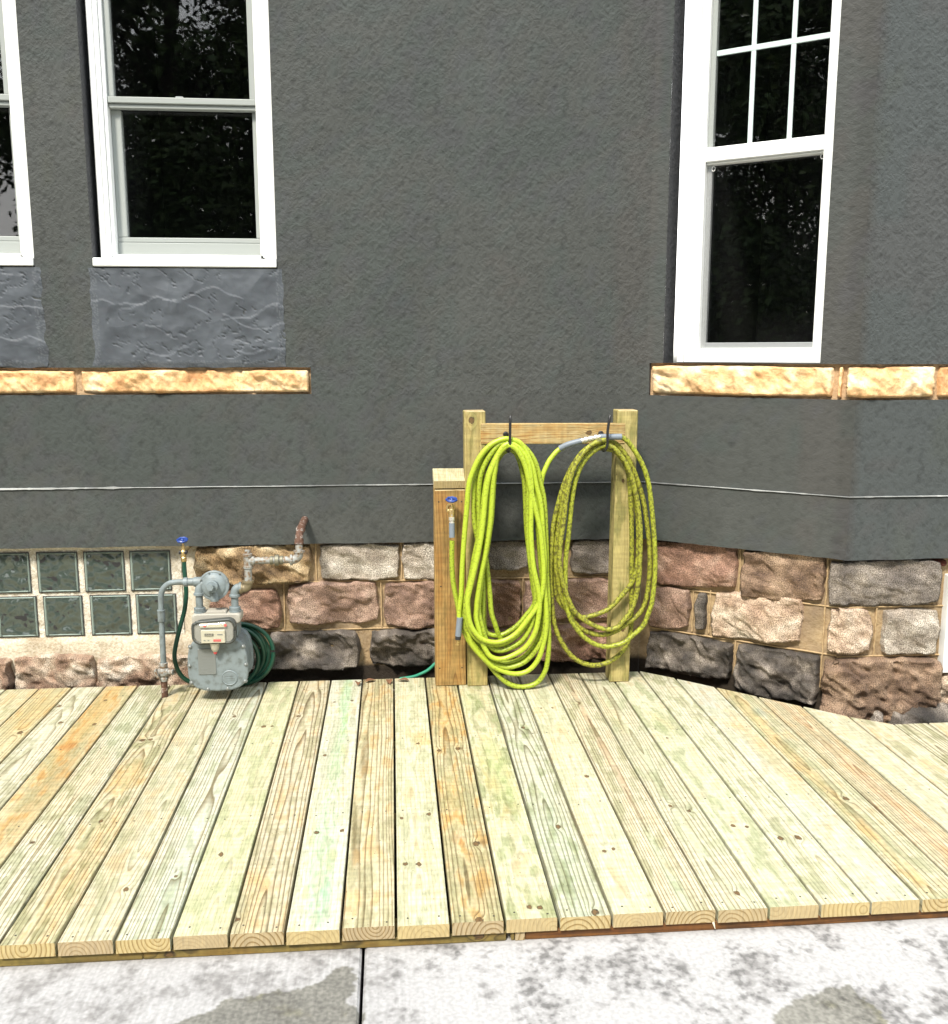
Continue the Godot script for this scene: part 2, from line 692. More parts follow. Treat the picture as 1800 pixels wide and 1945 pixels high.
func make_materials() -> void:
	var fine := field(11, 512, 0.07, 4, FastNoiseLite.TYPE_VALUE_CUBIC, 0.7)
	var coarse := field(13, 512, 0.012, 3)
	var stucco_h := mixed([[fine, 0.85], [coarse, 0.25]], 512)
	var st := tex_mat(ramp(stucco_h, [[0, Color(0.74, 0.74, 0.74)], [80, Color(0.87, 0.87, 0.87)], [140, Color(1, 1, 1)], [255, Color(1, 1, 1)]]), 0.86)
	st.albedo_color = Color.WHITE
	st.vertex_color_use_as_albedo = true
	st.normal_enabled = true
	st.normal_texture = height_to_normal(stucco_h, 6.0)
	st.normal_scale = 0.8
	st.uv1_triplanar = true
	st.uv1_world_triplanar = true
	st.uv1_scale = Vector3.ONE * 1.8
	M.stucco = st
	var st2: StandardMaterial3D = st.duplicate()
	st2.normal_scale = 0.42
	st2.uv1_scale = Vector3.ONE * 1.55
	M.stucco_smooth = st2
	var ridge := field(21, 512, 0.008, 2, FastNoiseLite.TYPE_SIMPLEX_SMOOTH, 0.4, true)
	var plaster_h := mixed([[ridge, 0.55], [coarse, 0.45]], 512)
	var pl := tex_mat(ramp(coarse, [[0, Color(0.82, 0.82, 0.83)], [255, Color(1, 1, 1)]]), 0.62)
	pl.vertex_color_use_as_albedo = true
	pl.normal_enabled = true
	pl.normal_texture = height_to_normal(plaster_h, 5.0)
	pl.uv1_triplanar = true
	pl.uv1_world_triplanar = true
	pl.uv1_scale = Vector3.ONE * 1.1
	M.plaster = pl
	var gr1 := field(31, 512, 0.11, 3, FastNoiseLite.TYPE_SIMPLEX_SMOOTH, 0.6)
	var gr2 := field(32, 512, 0.05, 2, FastNoiseLite.TYPE_CELLULAR)
	var granite_h := mixed([[gr1, 0.6], [gr2, 0.25], [fine, 0.3]], 512)
	var gt := tex_mat(ramp(gr1, [[0, Color(0.30, 0.29, 0.28)], [95, Color(0.52, 0.5, 0.48)], [128, Color(0.86, 0.85, 0.84)], [175, Color(1, 1, 1)], [255, Color(1, 1, 1)]]), 0.8)
	gt.vertex_color_use_as_albedo = true
	gt.normal_enabled = true
	gt.normal_texture = height_to_normal(granite_h, 8.0)
	gt.normal_scale = 2.0
	gt.uv1_triplanar = true
	gt.uv1_world_triplanar = true
	gt.uv1_scale = Vector3.ONE * 3.1
	M.granite = gt
	var sand_h := mixed([[fine, 0.6], [coarse, 0.5]], 512)
	var sd := tex_mat(ramp(fine, [[0, Color(0.78, 0.75, 0.7)], [105, Color(0.92, 0.90, 0.87)], [160, Color(1, 1, 1)], [255, Color(1, 1, 1)]]), 0.85)
	sd.vertex_color_use_as_albedo = true
	sd.normal_enabled = true
	sd.normal_texture = height_to_normal(sand_h, 7.0)
	sd.normal_scale = 1.3
	sd.uv1_triplanar = true
	sd.uv1_world_triplanar = true
	sd.uv1_scale = Vector3.ONE * 2.3
	M.sandstone = sd
	var mo: StandardMaterial3D = sd.duplicate()
	mo.uv1_scale = Vector3.ONE * 3.7
	M.mortar = mo
	M.white = flat_mat(lin(0.80, 0.81, 0.80), 0.45)
	M.sash = flat_mat(lin(0.30, 0.32, 0.305), 0.4)
	M.alu = flat_mat(lin(0.42, 0.43, 0.43), 0.35, 0.6)
	M.caulk = flat_mat(Color.WHITE, 0.85)
	M.caulk.vertex_color_use_as_albedo = true
	M.grille = flat_mat(lin(0.58, 0.68, 0.66), 0.4)
	M.dark_room = flat_mat(lin(0.012, 0.012, 0.014), 0.95)
	var g := flat_mat(Color(0.02, 0.03, 0.03, 0.03), 0.012, 0.0, 0.6)
	g.transparency = BaseMaterial3D.TRANSPARENCY_ALPHA
	M.glass = g
	M.block_edge = flat_mat(lin(0.21, 0.26, 0.23), 0.15)
	var bp := flat_mat(lin(0.045, 0.060, 0.051), 0.05, 0.0, 0.62)
	var wavy := field(41, 256, 0.012, 2)
	bp.normal_enabled = true
	bp.normal_texture = height_to_normal(wavy, 10.0)
	bp.normal_scale = 1.0
	bp.uv1_triplanar = true
	bp.uv1_world_triplanar = true
	bp.uv1_scale = Vector3.ONE * 4.0
	M.block_pane = bp
	M.black_iron = flat_mat(lin(0.012, 0.012, 0.013), 0.4)
	M.brass = flat_mat(lin(0.62, 0.45, 0.20), 0.32, 0.85)
	M.bright_metal = flat_mat(lin(0.78, 0.74, 0.66), 0.28, 0.7)
	M.blue = flat_mat(lin(0.018, 0.05, 0.23), 0.35)
	M.sleeve = flat_mat(lin(0.17, 0.20, 0.235), 0.45)
	M.black_rubber = flat_mat(lin(0.02, 0.02, 0.022), 0.5)
	M.lime = tex_mat(hose_tex(51, false), 0.38)
	M.lime_dirty = tex_mat(hose_tex(52, true), 0.6)
	M.lime_soiled = tex_mat(hose_tex(54, false, 1.7), 0.42)
	M.lime_soiled.albedo_color = lin(0.82, 0.82, 0.82)
	M.lime_dirty.albedo_color = lin(0.80, 0.76, 0.70)
	M.lime_mid = tex_mat(hose_tex(53, true, 0.85), 0.45)
	M.lime_mid.albedo_color = lin(0.88, 0.90, 0.80)
	M.green_hose = flat_mat(lin(0.006, 0.045, 0.026), 0.3)
	var wear := field(61, 256, 0.03, 4)
	var gp := tex_mat(ramp(wear, [[0, Color(0.74, 0.72, 0.68)], [80, Color(0.90, 0.895, 0.88)], [120, Color(0.97, 0.97, 0.968)], [160, Color(1, 1, 1)], [255, Color(1, 1, 1)]]), 0.5)
	gp.albedo_color = lin(0.18, 0.215, 0.225)
	gp.uv1_triplanar = true
	gp.uv1_world_triplanar = true
	gp.uv1_scale = Vector3.ONE * 3.0
	M.grey_paint = gp
	var gs := tex_mat(ramp(wear, [[0, Color(0.36, 0.24, 0.15)], [90, Color(0.46, 0.37, 0.27)], [120, Color(0.54, 0.54, 0.52)], [255, Color(0.60, 0.62, 0.62)]]), 0.55)
	gs.uv1_triplanar = true
	gs.uv1_world_triplanar = true
	gs.uv1_scale = Vector3.ONE * 6.0
	M.worn_pipe = gs
	var ru := tex_mat(ramp(wear, [[0, Color(0.20, 0.13, 0.10)], [110, Color(0.33, 0.22, 0.16)], [172, Color(0.40, 0.29, 0.23)], [198, Color(0.7, 0.68, 0.66)], [255, Color(0.85, 0.84, 0.82)]]), 0.75)
	ru.uv1_triplanar = true
	ru.uv1_world_triplanar = true
	ru.uv1_scale = Vector3.ONE * 6.0
	M.rust = ru
	M.cast_beige = flat_mat(lin(0.36, 0.34, 0.29), 0.7)
	M.index_back = flat_mat(lin(0.25, 0.245, 0.22), 0.5)
	M.index_panel = flat_mat(lin(0.48, 0.45, 0.34), 0.5)
	M.cream = flat_mat(lin(0.40, 0.37, 0.29), 0.4)
	M.red_dot = flat_mat(lin(0.55, 0.07, 0.07), 0.4)
	M.bezel = flat_mat(lin(0.05, 0.055, 0.05), 0.45)
	M.ink = flat_mat(lin(0.015, 0.015, 0.015), 0.6)
	M.tag = flat_mat(lin(0.20, 0.215, 0.21), 0.4, 0.3)
	var cv := g.duplicate()
	cv.albedo_color = Color(0.8, 0.82, 0.78, 0.06)
	M.cover = cv
	M.soil = flat_mat(lin(0.018, 0.013, 0.009), 0.95)
	M.leaf_dry = flat_mat(lin(0.16, 0.075, 0.035), 0.8)

func make_ground() -> void:
	var sh := Shape.new()
	sh.poly([V(-60, -0.26, 60), V(60, -0.26, 60), V(60, -0.26, -90), V(-60, -0.26, -90)], Vector3.UP)
	structure("ground", sh.mesh(flat_mat(lin(0.05, 0.075, 0.025), 0.95)))
	var soil := Shape.new()
	soil.grid(90, 12, func(i: int, j: int): return V(-4.0 + i * 0.1, -0.12 + 0.03 * noise.get_noise_2d(i * 0.35, j * 0.4), 2.41 + j * 0.2), func(i: int, j: int): return Vector2(i, j), func(_i: int, _j: int): return Color.WHITE, Vector3.UP)
	structure("bare_earth", soil.mesh(M.soil))
	# concrete yard: one texture of broom marks, grime and two damp patches, laid over both slabs
	var w := 1400
	var h := 700
	var n1 := noise_bytes(301, 0.012, w, h, 1.0, 5)
	var n2 := noise_bytes(302, 0.11, w, h, 1.0, 3)
	var n3 := noise_bytes(303, 0.30, w, h, 28.0, 2)
	var n4 := noise_bytes(304, 0.035, w, h, 1.0, 4)
	var wet_l := PackedVector2Array([Vector2(-0.62, 1.80), Vector2(-0.60, 1.99), Vector2(-0.506, 2.067), Vector2(-0.45, 2.09), Vector2(-0.407, 2.134), Vector2(-0.36, 2.14), Vector2(-0.309, 2.158), Vector2(-0.25, 2.15), Vector2(-0.207, 2.17), Vector2(-0.165, 2.225), Vector2(-0.14, 2.238), Vector2(-0.115, 2.2), Vector2(-0.12, 2.14), Vector2(-0.135, 2.10), Vector2(-0.10, 2.06), Vector2(-0.10, 1.8)])
	var wet_r := PackedVector2Array([Vector2(0.80, 1.80), Vector2(0.86, 1.94), Vector2(0.91, 1.985), Vector2(0.95, 2.02), Vector2(1.0, 2.025), Vector2(1.04, 2.053), Vector2(1.09, 2.05), Vector2(1.125, 2.0), Vector2(1.14, 1.93), Vector2(1.13, 1.80)])
	var n6 := noise_bytes(306, 0.22, w, h, 1.0, 2)
	var damp := PackedByteArray()      # the damp patches as a soft mask
	var mw := 700
	var mh := 350
	damp.resize(mw * mh)
	for y in mh:
		for x in mw:
			var i := (y * 2) * w + x * 2
			var q := Vector2(-2.4 + x * 4.8 / mw + (n4[i] - 128) * 0.00016 + (n2[i] - 128) * 0.00008, 3.0 - y * 2.4 / mh + (n1[i] - 128) * 0.00008 + (n2[i] - 128) * 0.00008)
			if q.x < -0.08 and q.x > -0.66 and q.y < 2.28 and q.y > 1.76:
				damp[y * mw + x] = 235 if Geometry2D.is_point_in_polygon(q, wet_l) else 0
			elif q.x > 0.76 and q.x < 1.18 and q.y < 2.09 and q.y > 1.76:
				damp[y * mw + x] = 235 if Geometry2D.is_point_in_polygon(q, wet_r) else 0
	var di := Image.create_from_data(mw, mh, false, Image.FORMAT_L8, damp)
	di.resize(w, h, Image.INTERPOLATE_CUBIC)
	damp = di.get_data()
	var data := PackedByteArray()
	data.resize(w * h * 3)
	for y in h:
		for x in w:
			var i := y * w + x
			var px := -2.4 + x * 4.8 / w
			var right := clampf((px + 0.1) * 4.0, 0.0, 1.0)
			var grime := clampf((n1[i] * 0.55 + n4[i] * 0.25 + n2[i] * 0.30 - 138.0) / 56.0, 0.0, 1.0)
			var spots := clampf((n2[i] * 0.55 + n6[i] * 0.35 + n4[i] * 0.3 - 166.0) / 20.0, 0.0, 1.0) * clampf((n1[i] - 96.0) / 50.0, 0.0, 1.0)
			var specks := clampf((n6[i] - 196) / 26.0, 0.0, 1.0)
			var t := 0.86 - grime * (0.13 + 0.05 * right) - spots * (0.07 + 0.07 * right) - specks * 0.06 + (n3[i] - 128) * (0.0004 - 0.0002 * right) + (n6[i] - 128) * 0.0006 - 0.035 * (1.0 - right)
			var cr := t
			var cg := t * (0.988 - 0.008 * grime)
			var cb := t * (0.975 - 0.015 * grime)
			var k := damp[i] / 255.0
			if k > 0.0:
				var m := 0.68 + (n6[i] - 128) * 0.0006 + (n4[i] - 128) * 0.0006 + 0.06 * right
				var yl := clampf((n1[i] + n4[i] - 310) / 60.0, 0.0, 1.0) * 0.06
				cr *= lerpf(1.0, m + yl, k)
				cg *= lerpf(1.0, m * 0.99 + yl, k)
				cb *= lerpf(1.0, m * 0.93, k)
			data[i * 3] = clampi(int(cr * 255), 0, 255)
			data[i * 3 + 1] = clampi(int(cg * 255), 0, 255)
			data[i * 3 + 2] = clampi(int(cb * 255), 0, 255)
	var cm := tex_mat(ImageTexture.create_from_image(Image.create_from_data(w, h, false, Image.FORMAT_RGB8, data)), 0.9)
	cm.albedo_color = lin(0.465, 0.465, 0.47)
	var pave := Node3D.new()
	pave.name = "pavement"
	add_child(pave)
	pave.set_meta("kind", "structure")
	for e in [[-7.0, -0.0985], [-0.0905, 7.0]]:
		var b := Shape.new()
		box(b, V((e[0] + e[1]) * 0.5, GROUND - 0.06, -2.8), Vector3(e[1] - e[0], 0.12, 10.4), 0.006, Basis(), func(p: Vector3, nn: Vector3): return Vector2((p.x + (e[0] + e[1]) * 0.5 + 2.4) / 4.8, (3.0 - (-p.z - 2.8)) / 2.4))
		var o := MeshInstance3D.new()
		o.name = "slab"
		o.mesh = b.mesh(cm)
		pave.add_child(o, true)

# ---------------------------------------------------------------- house
const HOLES := [[1.13, 1.902, 1.836, 3.22], [2.141, 2.914, 1.836, 3.22], [4.632, 5.312, 1.432, 3.17], [-2.6, 3.045, 1.297, 1.414], [4.568, 9.0, 1.287, 1.432]]

func stucco_tone(p: Vector3) -> Color:
	var a := noise.get_noise_3d(p.x * 0.9, p.y * 0.9, p.z * 0.9)
	var b := noise2.get_noise_3d(p.x * 3.0, p.y * 2.2, p.z * 3.0)
	var c := Color(0.0485, 0.0555, 0.0530)
	c = c.lerp(Color(0.0535, 0.0565, 0.0525), clampf(0.4 + a * 1.1, 0.0, 1.0))
	c *= 1.0 + b * 0.12 + a * 0.13
	# shading of the bay corners painted into the stucco colour
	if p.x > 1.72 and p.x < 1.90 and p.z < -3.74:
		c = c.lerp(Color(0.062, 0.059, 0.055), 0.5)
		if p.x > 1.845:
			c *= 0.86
	elif p.x > 1.88:
		c = c.lerp(Color(0.056, 0.063, 0.063), 0.7)
	elif p.x > 0.98 and p.x < 1.17 and p.y > 1.43:
		c = c.lerp(Color(0.064, 0.060, 0.056), clampf((p.x - 0.98) * 8.0, 0.0, 0.4))
	# runs of lime and splashes low on the wall
	if p.y < 0.95:
		c *= 1.0 + 0.22 * maxf(0.0, noise.get_noise_2d(p.x * 7.0, p.y * 0.6)) * clampf((0.95 - p.y) * 4.0, 0.0, 1.0)
	# a faint rusty blotch beside the left window
	var q := Vector2((p.x + 0.64) / 0.13, (p.y - 2.30) / 0.10).length()
	if q < 1.0 and p.x < 1.0:
		c = c.lerp(Color(0.075, 0.05, 0.035), 0.55 * (1.0 - q))
	return c

func cuts(a: float, b: float, marks: Array, step: float) -> Array:
	var at := [a]
	var sorted := marks.duplicate()
	sorted.append(b)
	sorted.sort()
	for m in sorted:
		var last: float = at[at.size() - 1]
		if m <= last + 0.0005 or m > b + 0.0005:
			continue
		var k := maxi(1, int(ceilf((m - last) / step)))
		for i in k:
			at.append(last + (m - last) * (i + 1) / k)
	return at

func wall_point(s: float, y: float) -> Vector3:
	var o := 0.004 * noise.get_noise_2d(s * 2.2, y * 2.2) + 0.0016 * noise2.get_noise_2d(s * 7.0, y * 5.0) + (0.003 if y < 0.889 else 0.0)
	if y < 0.66:
		y += 0.004 * noise2.get_noise_2d(s * 9.0, 3.0)
	return W(s, y, o)

func make_house() -> void:
	var house := thing("house", "dark grey stucco house wall on a rough stone base with white windows", "house", V(0.3, -0.12, 4.3))
	# stucco skin, with openings left for the windows and the stone courses
	var sx := [S_B, S_C]
	var yy := [0.889]
	for hl in HOLES:
		sx.append_array([hl[0], hl[1]])
		yy.append_array([hl[2], hl[3]])
	var ss := cuts(-2.6, 9.0, sx, 0.045)
	var ys := cuts(0.622, 4.4, yy, 0.045)
	var upper := Shape.new()
	var lower := Shape.new()
	var sh := upper
	for j in ys.size() - 1:
		sh = lower if ys[j] < 1.28 else upper
		for i in ss.size() - 1:
			var ms: float = (ss[i] + ss[i + 1]) * 0.5
			var my: float = (ys[j] + ys[j + 1]) * 0.5
			var open := false
			for hl in HOLES:
				if ms > hl[0] and ms < hl[1] and my > hl[2] and my < hl[3]:
					open = true
			if open:
				continue
			var b := wall_basis(ms)
			var ids := []
			for q in [[i, j], [i + 1, j], [i + 1, j + 1], [i, j + 1]]:
				var p := wall_point(ss[q[0]], ys[q[1]])
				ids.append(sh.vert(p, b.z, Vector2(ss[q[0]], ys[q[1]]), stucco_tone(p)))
			sh.tri(ids[0], ids[1], ids[2])
			sh.tri(ids[0], ids[2], ids[3])
	for hl in HOLES:          # the thickness of the stucco round each opening
		var dp := 0.13 if hl[3] - hl[2] > 0.5 else 0.06
		var cs := cuts(hl[0], hl[1], [S_B, S_C], 0.07)
		var cy := cuts(hl[2], hl[3], [], 0.07)
		for i in cs.size() - 1:
			for y in [hl[2], hl[3]]:
				sh.poly([wall_point(cs[i], y), wall_point(cs[i + 1], y), W(cs[i + 1], y, -dp), W(cs[i], y, -dp)], Vector3.UP if y == hl[2] else Vector3.DOWN, [], Color(0.06, 0.062, 0.06))
		for j in cy.size() - 1:
			for s in [hl[0], hl[1]]:
				sh.poly([wall_point(s, cy[j]), wall_point(s, cy[j + 1]), W(s, cy[j + 1], -dp), W(s, cy[j], -dp)], wall_basis(s).x * (1.0 if s == hl[0] else -1.0), [], Color(0.055, 0.057, 0.06))
	for i in ss.size() - 1:   # its lower edge hangs over the stone
		sh.poly([wall_point(ss[i], 0.622), wall_point(ss[i + 1], 0.622), W(ss[i + 1], 0.632, -0.07), W(ss[i], 0.632, -0.07)], Vector3.DOWN, [], Color(0.05, 0.05, 0.05))
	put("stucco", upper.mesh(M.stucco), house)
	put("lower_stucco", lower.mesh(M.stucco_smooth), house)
	# pale joint in the stucco
	var line := Shape.new()
	var ls := cuts(-2.6, 9.0, [S_B, S_C], 0.012)
	for i in ls.size() - 1:
		var a: float = ls[i]
		var b: float = ls[i + 1]
		var tone := Color(0.155, 0.16, 0.158).lerp(Color(0.42, 0.43, 0.42), clampf(0.35 + 0.9 * noise.get_noise_2d(a * 1.7, 21.0) + clampf(2.3 - a, 0.0, 0.6) + clampf(a - 5.3, 0.0, 0.3), 0.0, 1.0))
		var ha := 0.0012 + maxf(0.0, 0.0028 * noise2.get_noise_2d(a * 14.0, 1.0) + (0.0035 if a < 2.3 else 0.0) * (0.5 + noise.get_noise_2d(a * 6.0, 8.0)))
		var hb := 0.0012 + maxf(0.0, 0.0028 * noise2.get_noise_2d(b * 14.0, 1.0) + (0.0035 if b < 2.3 else 0.0) * (0.5 + noise.get_noise_2d(b * 6.0, 8.0)))
		var ya := 0.889 + 0.0012 * noise.get_noise_2d(a * 3.0, 4.0)
		var yb := 0.889 + 0.0012 * noise.get_noise_2d(b * 3.0, 4.0)
		line.poly([W(a, ya - ha, 0.0068), W(b, yb - hb, 0.0068), W(b, yb + hb, 0.0062), W(a, ya + ha, 0.0062)], wall_basis(a).z, [], tone)
		line.poly([W(a, ya + ha, 0.0062), W(b, yb + hb, 0.0062), W(b, yb + hb, -0.002), W(a, ya + ha, -0.002)], Vector3.UP, [], tone)
		line.poly([W(a, ya - ha, 0.0068), W(b, yb - hb, 0.0068), W(b, yb - hb, -0.002), W(a, ya - ha, -0.002)], Vector3.DOWN, [], tone)
	put("mortar_joint", line.mesh(M.caulk), house)
	patch(house, 2.122, 2.938, 1.416, 1.834, 3)
	patch(house, 1.0, 1.926, 1.416, 1.834, 8)
	belt_course(house)
	sash_window(house, 0.0)
	sash_window(house, -1.013)
	grid_window(house)
	glass_blocks(house)
	foundation(house)
	basement_window(house)

func patch(house: Node3D, s0: float, s1: float, y0: float, y1: float, sd: int) -> void:
	var sh := Shape.new()
	var nx := 170
	var ny := 90
	sh.grid(nx, ny, func(i: int, j: int):
		var fs := i / float(nx)
		var fy := j / float(ny)
		var s := lerpf(s0, s1, fs) + (0.014 * noise2.get_noise_2d(j * 0.048, sd * 3.0 + (9.0 if i > nx / 2 else 0.0)) if i == 0 or i == nx else 0.0)
		var y := lerpf(y0, y1, fy) + (0.007 * noise2.get_noise_2d(i * 0.042, sd * 5.0) if j == 0 else 0.0)
		var e := minf(minf(fs, 1.0 - fs) * (s1 - s0), fy * (y1 - y0))
		var o := 0.001 + 0.0045 * clampf(e / 0.02, 0.0, 1.0)
		o += 0.003 * noise.get_noise_2d(s * 3.0 + sd, y * 6.0)
		# trowel laps: a few long steps running across
		for k in 4:
			var yl := lerpf(y0, y1, 0.12 + 0.23 * k + 0.1 * sin(sd * 3.0 + k * 5.0)) + 0.08 * noise2.get_noise_2d(s * 2.2, k * 7.0 + sd)
			if y < yl and noise.get_noise_2d(s * 2.4 + k * 13.0, sd) > -0.08:
				o += 0.0026 * clampf(1.0 - (yl - y) / 0.06, 0.0, 1.0)
		var crack := absf(noise2.get_noise_2d(s * 6.0 + sd * 2.0, y * 9.0))
		if crack < 0.035 and noise.get_noise_2d(s * 2.5 + 40.0, y * 3.0) > -0.04:
			o -= 0.0055 * (1.0 - crack / 0.035)
		return W(s, y, o), func(i: int, j: int): return Vector2(i, j), func(i: int, j: int):
		var a := noise.get_noise_2d(i * 0.026 + sd, j * 0.048)
		var e := minf(minf(i, nx - i) * 0.0048, j * 0.0046)
		var c := Color(0.060, 0.070, 0.082).lerp(Color(0.086, 0.098, 0.113), clampf(0.5 + a * 1.2, 0.0, 1.0))
		if e < 0.03 and noise2.get_noise_2d(i * 0.5, j * 0.5) > 0.12:
			c = Color(0.11, 0.125, 0.135)
		return c, wall_basis((s0 + s1) * 0.5).z)
	put("plaster_patch", sh.mesh(M.plaster), house)

func rock(sh: Shape, s0: float, s1: float, y0: float, y1: float, sd: float, tones: Array, o: Dictionary) -> void:
	# rock-faced stone: tones are linear colours mixed in patches
	var back: float = o.get("back", -0.045)
	var proud: float = o.get("proud", 0.035)
	var rough: float = o.get("rough", 0.02)
	var wob: float = o.get("wob", 0.010)
	var edge: float = o.get("edge", 0.03)
	var grow: float = o.get("grow", 0.0)
	s0 -= grow
	s1 += grow
	y0 -= grow
	y1 = minf(y1 + grow, 0.622) if y1 < 0.7 else y1 + grow
	var skew: float = o.get("skew", 0.0)
	var slope: float = o.get("slope", 0.0)
	var cell: float = o.get("cell", 0.0105)
	var nx := maxi(6, int((s1 - s0) / cell))
	var ny := maxi(5, int((y1 - y0) / cell))
	var mid := (s0 + s1) * 0.5
	sh.grid(nx, ny, func(i: int, j: int):
		var fs := i / float(nx)
		var fy := j / float(ny)
		var s := lerpf(s0, s1, fs)
		var y := lerpf(y0, y1, fy)
		var ex := sin(fs * PI)
		s += wob * noise2.get_noise_3d(s * 9.0, y * 9.0, sd) * (1.6 if i == 0 or i == nx else 1.0)
		y += wob * noise2.get_noise_3d(s * 9.0 + 31.0, y * 9.0, sd) + skew * (fs - 0.5) * (y1 - y0) + slope * (s - s0)
		var cr := (1.0 - ex) * (absf(fy - 0.5) * 2.0)
		s -= (fs - 0.5) * cr * wob * 2.2
		y -= (fy - 0.5) * cr * wob * 2.2
		var e := minf(minf(fs, 1.0 - fs) * (s1 - s0), minf(fy, 1.0 - fy) * (y1 - y0)) / edge
		e = clampf(e, 0.0, 1.0)
		e = sqrt(e)
		var lump := noise.get_noise_3d(s * 7.0, y * 8.0, sd * 3.0)
		# broken planes: quantised low noise gives chipped ledges
		var q := noise2.get_noise_3d(s * 3.6 + sd, y * 5.0 + s * 1.5, sd * 5.0) * 3.0
		var led := (floorf(q) + smoothstep(0.72, 1.0, q - floorf(q))) / 3.0
		var d := back + e * (proud + rough * (0.65 * lump + 1.5 * led) + 0.22 * rough * noise2.get_noise_3d(s * 26.0, y * 26.0, sd))
		if i == 0 or j == 0 or i == nx or j == ny:
			d = back - 0.03
		if mid < S_B and s > S_B - 0.004:
			s = S_B - 0.004
		return W(s, y, d), func(i: int, j: int): return Vector2(i, j), func(i: int, j: int):
		var s := lerpf(s0, s1, i / float(nx))
		var y := lerpf(y0, y1, j / float(ny))
		var a := noise.get_noise_3d(s * 6.0, y * 7.0, sd * 2.0 + 50.0) * 0.9 + 0.5
		var k := clampf(a, 0.0, 0.999) * (tones.size() - 1)
		var c: Color = (tones[int(k)] as Color).lerp(tones[mini(int(k) + 1, tones.size() - 1)], k - int(k))
		var b := noise2.get_noise_3d(s * 22.0, y * 22.0, sd)
		return c * (1.12 + 0.38 * b), wall_basis(mid).z)

func belt_course(house: Node3D) -> void:
	var gold := [rgb(190, 142, 98), rgb(210, 168, 120), rgb(224, 190, 144), rgb(232, 212, 180)]
	var rows := [[0.7, 1.40, 1.302, 1.405], [1.41, 2.040, 1.299, 1.407], [2.052, 3.041, 1.298, 1.409], [4.573, 5.372, 1.289, 1.428], [5.383, 5.404, 1.290, 1.428], [5.413, 5.796, 1.290, 1.429], [5.806, 6.5, 1.290, 1.429], [6.51, 7.3, 1.290, 1.429]]
	for k in rows.size():
		var r: Array = rows[k]
		var sh := Shape.new()
		rock(sh, r[0], r[1], r[2], r[3], 3.0 + k * 1.7, gold, {"back": -0.010, "proud": 0.015, "rough": 0.020, "wob": 0.004, "edge": 0.012, "cell": 0.009})
		put("sill_stone", sh.mesh(M.sandstone), house)
	var bed := Shape.new()
	for e in [[-2.6, 3.045, 1.297, 1.414], [4.568, S_C, 1.287, 1.432], [S_C, 9.0, 1.287, 1.432]]:
		bed.poly([W(e[0], e[2], -0.021), W(e[1] - 0.0002, e[2], -0.021), W(e[1] - 0.0002, e[3], -0.021), W(e[0], e[3], -0.021)], wall_basis((e[0] + e[1]) * 0.5).z, [], rgb(184, 156, 122))
	put("stone_bed", bed.mesh(M.mortar), house)

func pane(called: String, s0: float, s1: float, y0: float, y1: float, o: float, parent: Node3D) -> void:
	var sh := Shape.new()
	sh.poly([W(s0, y0, o), W(s1, y0, o), W(s1, y1, o), W(s0, y1, o)], wall_basis((s0 + s1) * 0.5).z)
	var sh2 := Shape.new()
	sh2.poly([W(s0, y0, o - 0.014), W(s1, y0, o - 0.014), W(s1, y1, o - 0.014), W(s0, y1, o - 0.014)], wall_basis((s0 + s1) * 0.5).z)
	var m := sh.mesh(M.glass)
	put(called, sh2.into(m, M.glass), parent)

func piece(called: String, mat: Material, boxes: Array, parent: Node3D, bev := 0.003) -> void:
	var sh := Shape.new()
	for b in boxes:
		wbox(sh, b[0], b[1], b[2], b[3], b[4], b[5], bev)
	put(called, sh.mesh(mat), parent)

func room(s0: float, s1: float, y0: float, y1: float, parent: Node3D) -> void:
	var sh := Shape.new()
	var z := wall_basis((s0 + s1) * 0.5).z
	var x := wall_basis((s0 + s1) * 0.5).x
	var f := [W(s0, y0, -0.14), W(s1, y0, -0.14), W(s1, y1, -0.14), W(s0, y1, -0.14)]
	var g := []
	for p in f:
		g.append(p - z * 1.2)
	sh.poly(g, z)
	sh.poly([f[0], f[1], g[1], g[0]], Vector3.UP)
	sh.poly([f[3], f[2], g[2], g[3]], Vector3.DOWN)
	sh.poly([f[0], f[3], g[3], g[0]], x)
	sh.poly([f[1], f[2], g[2], g[1]], -x)
	put("room_interior", sh.mesh(M.dark_room), parent)

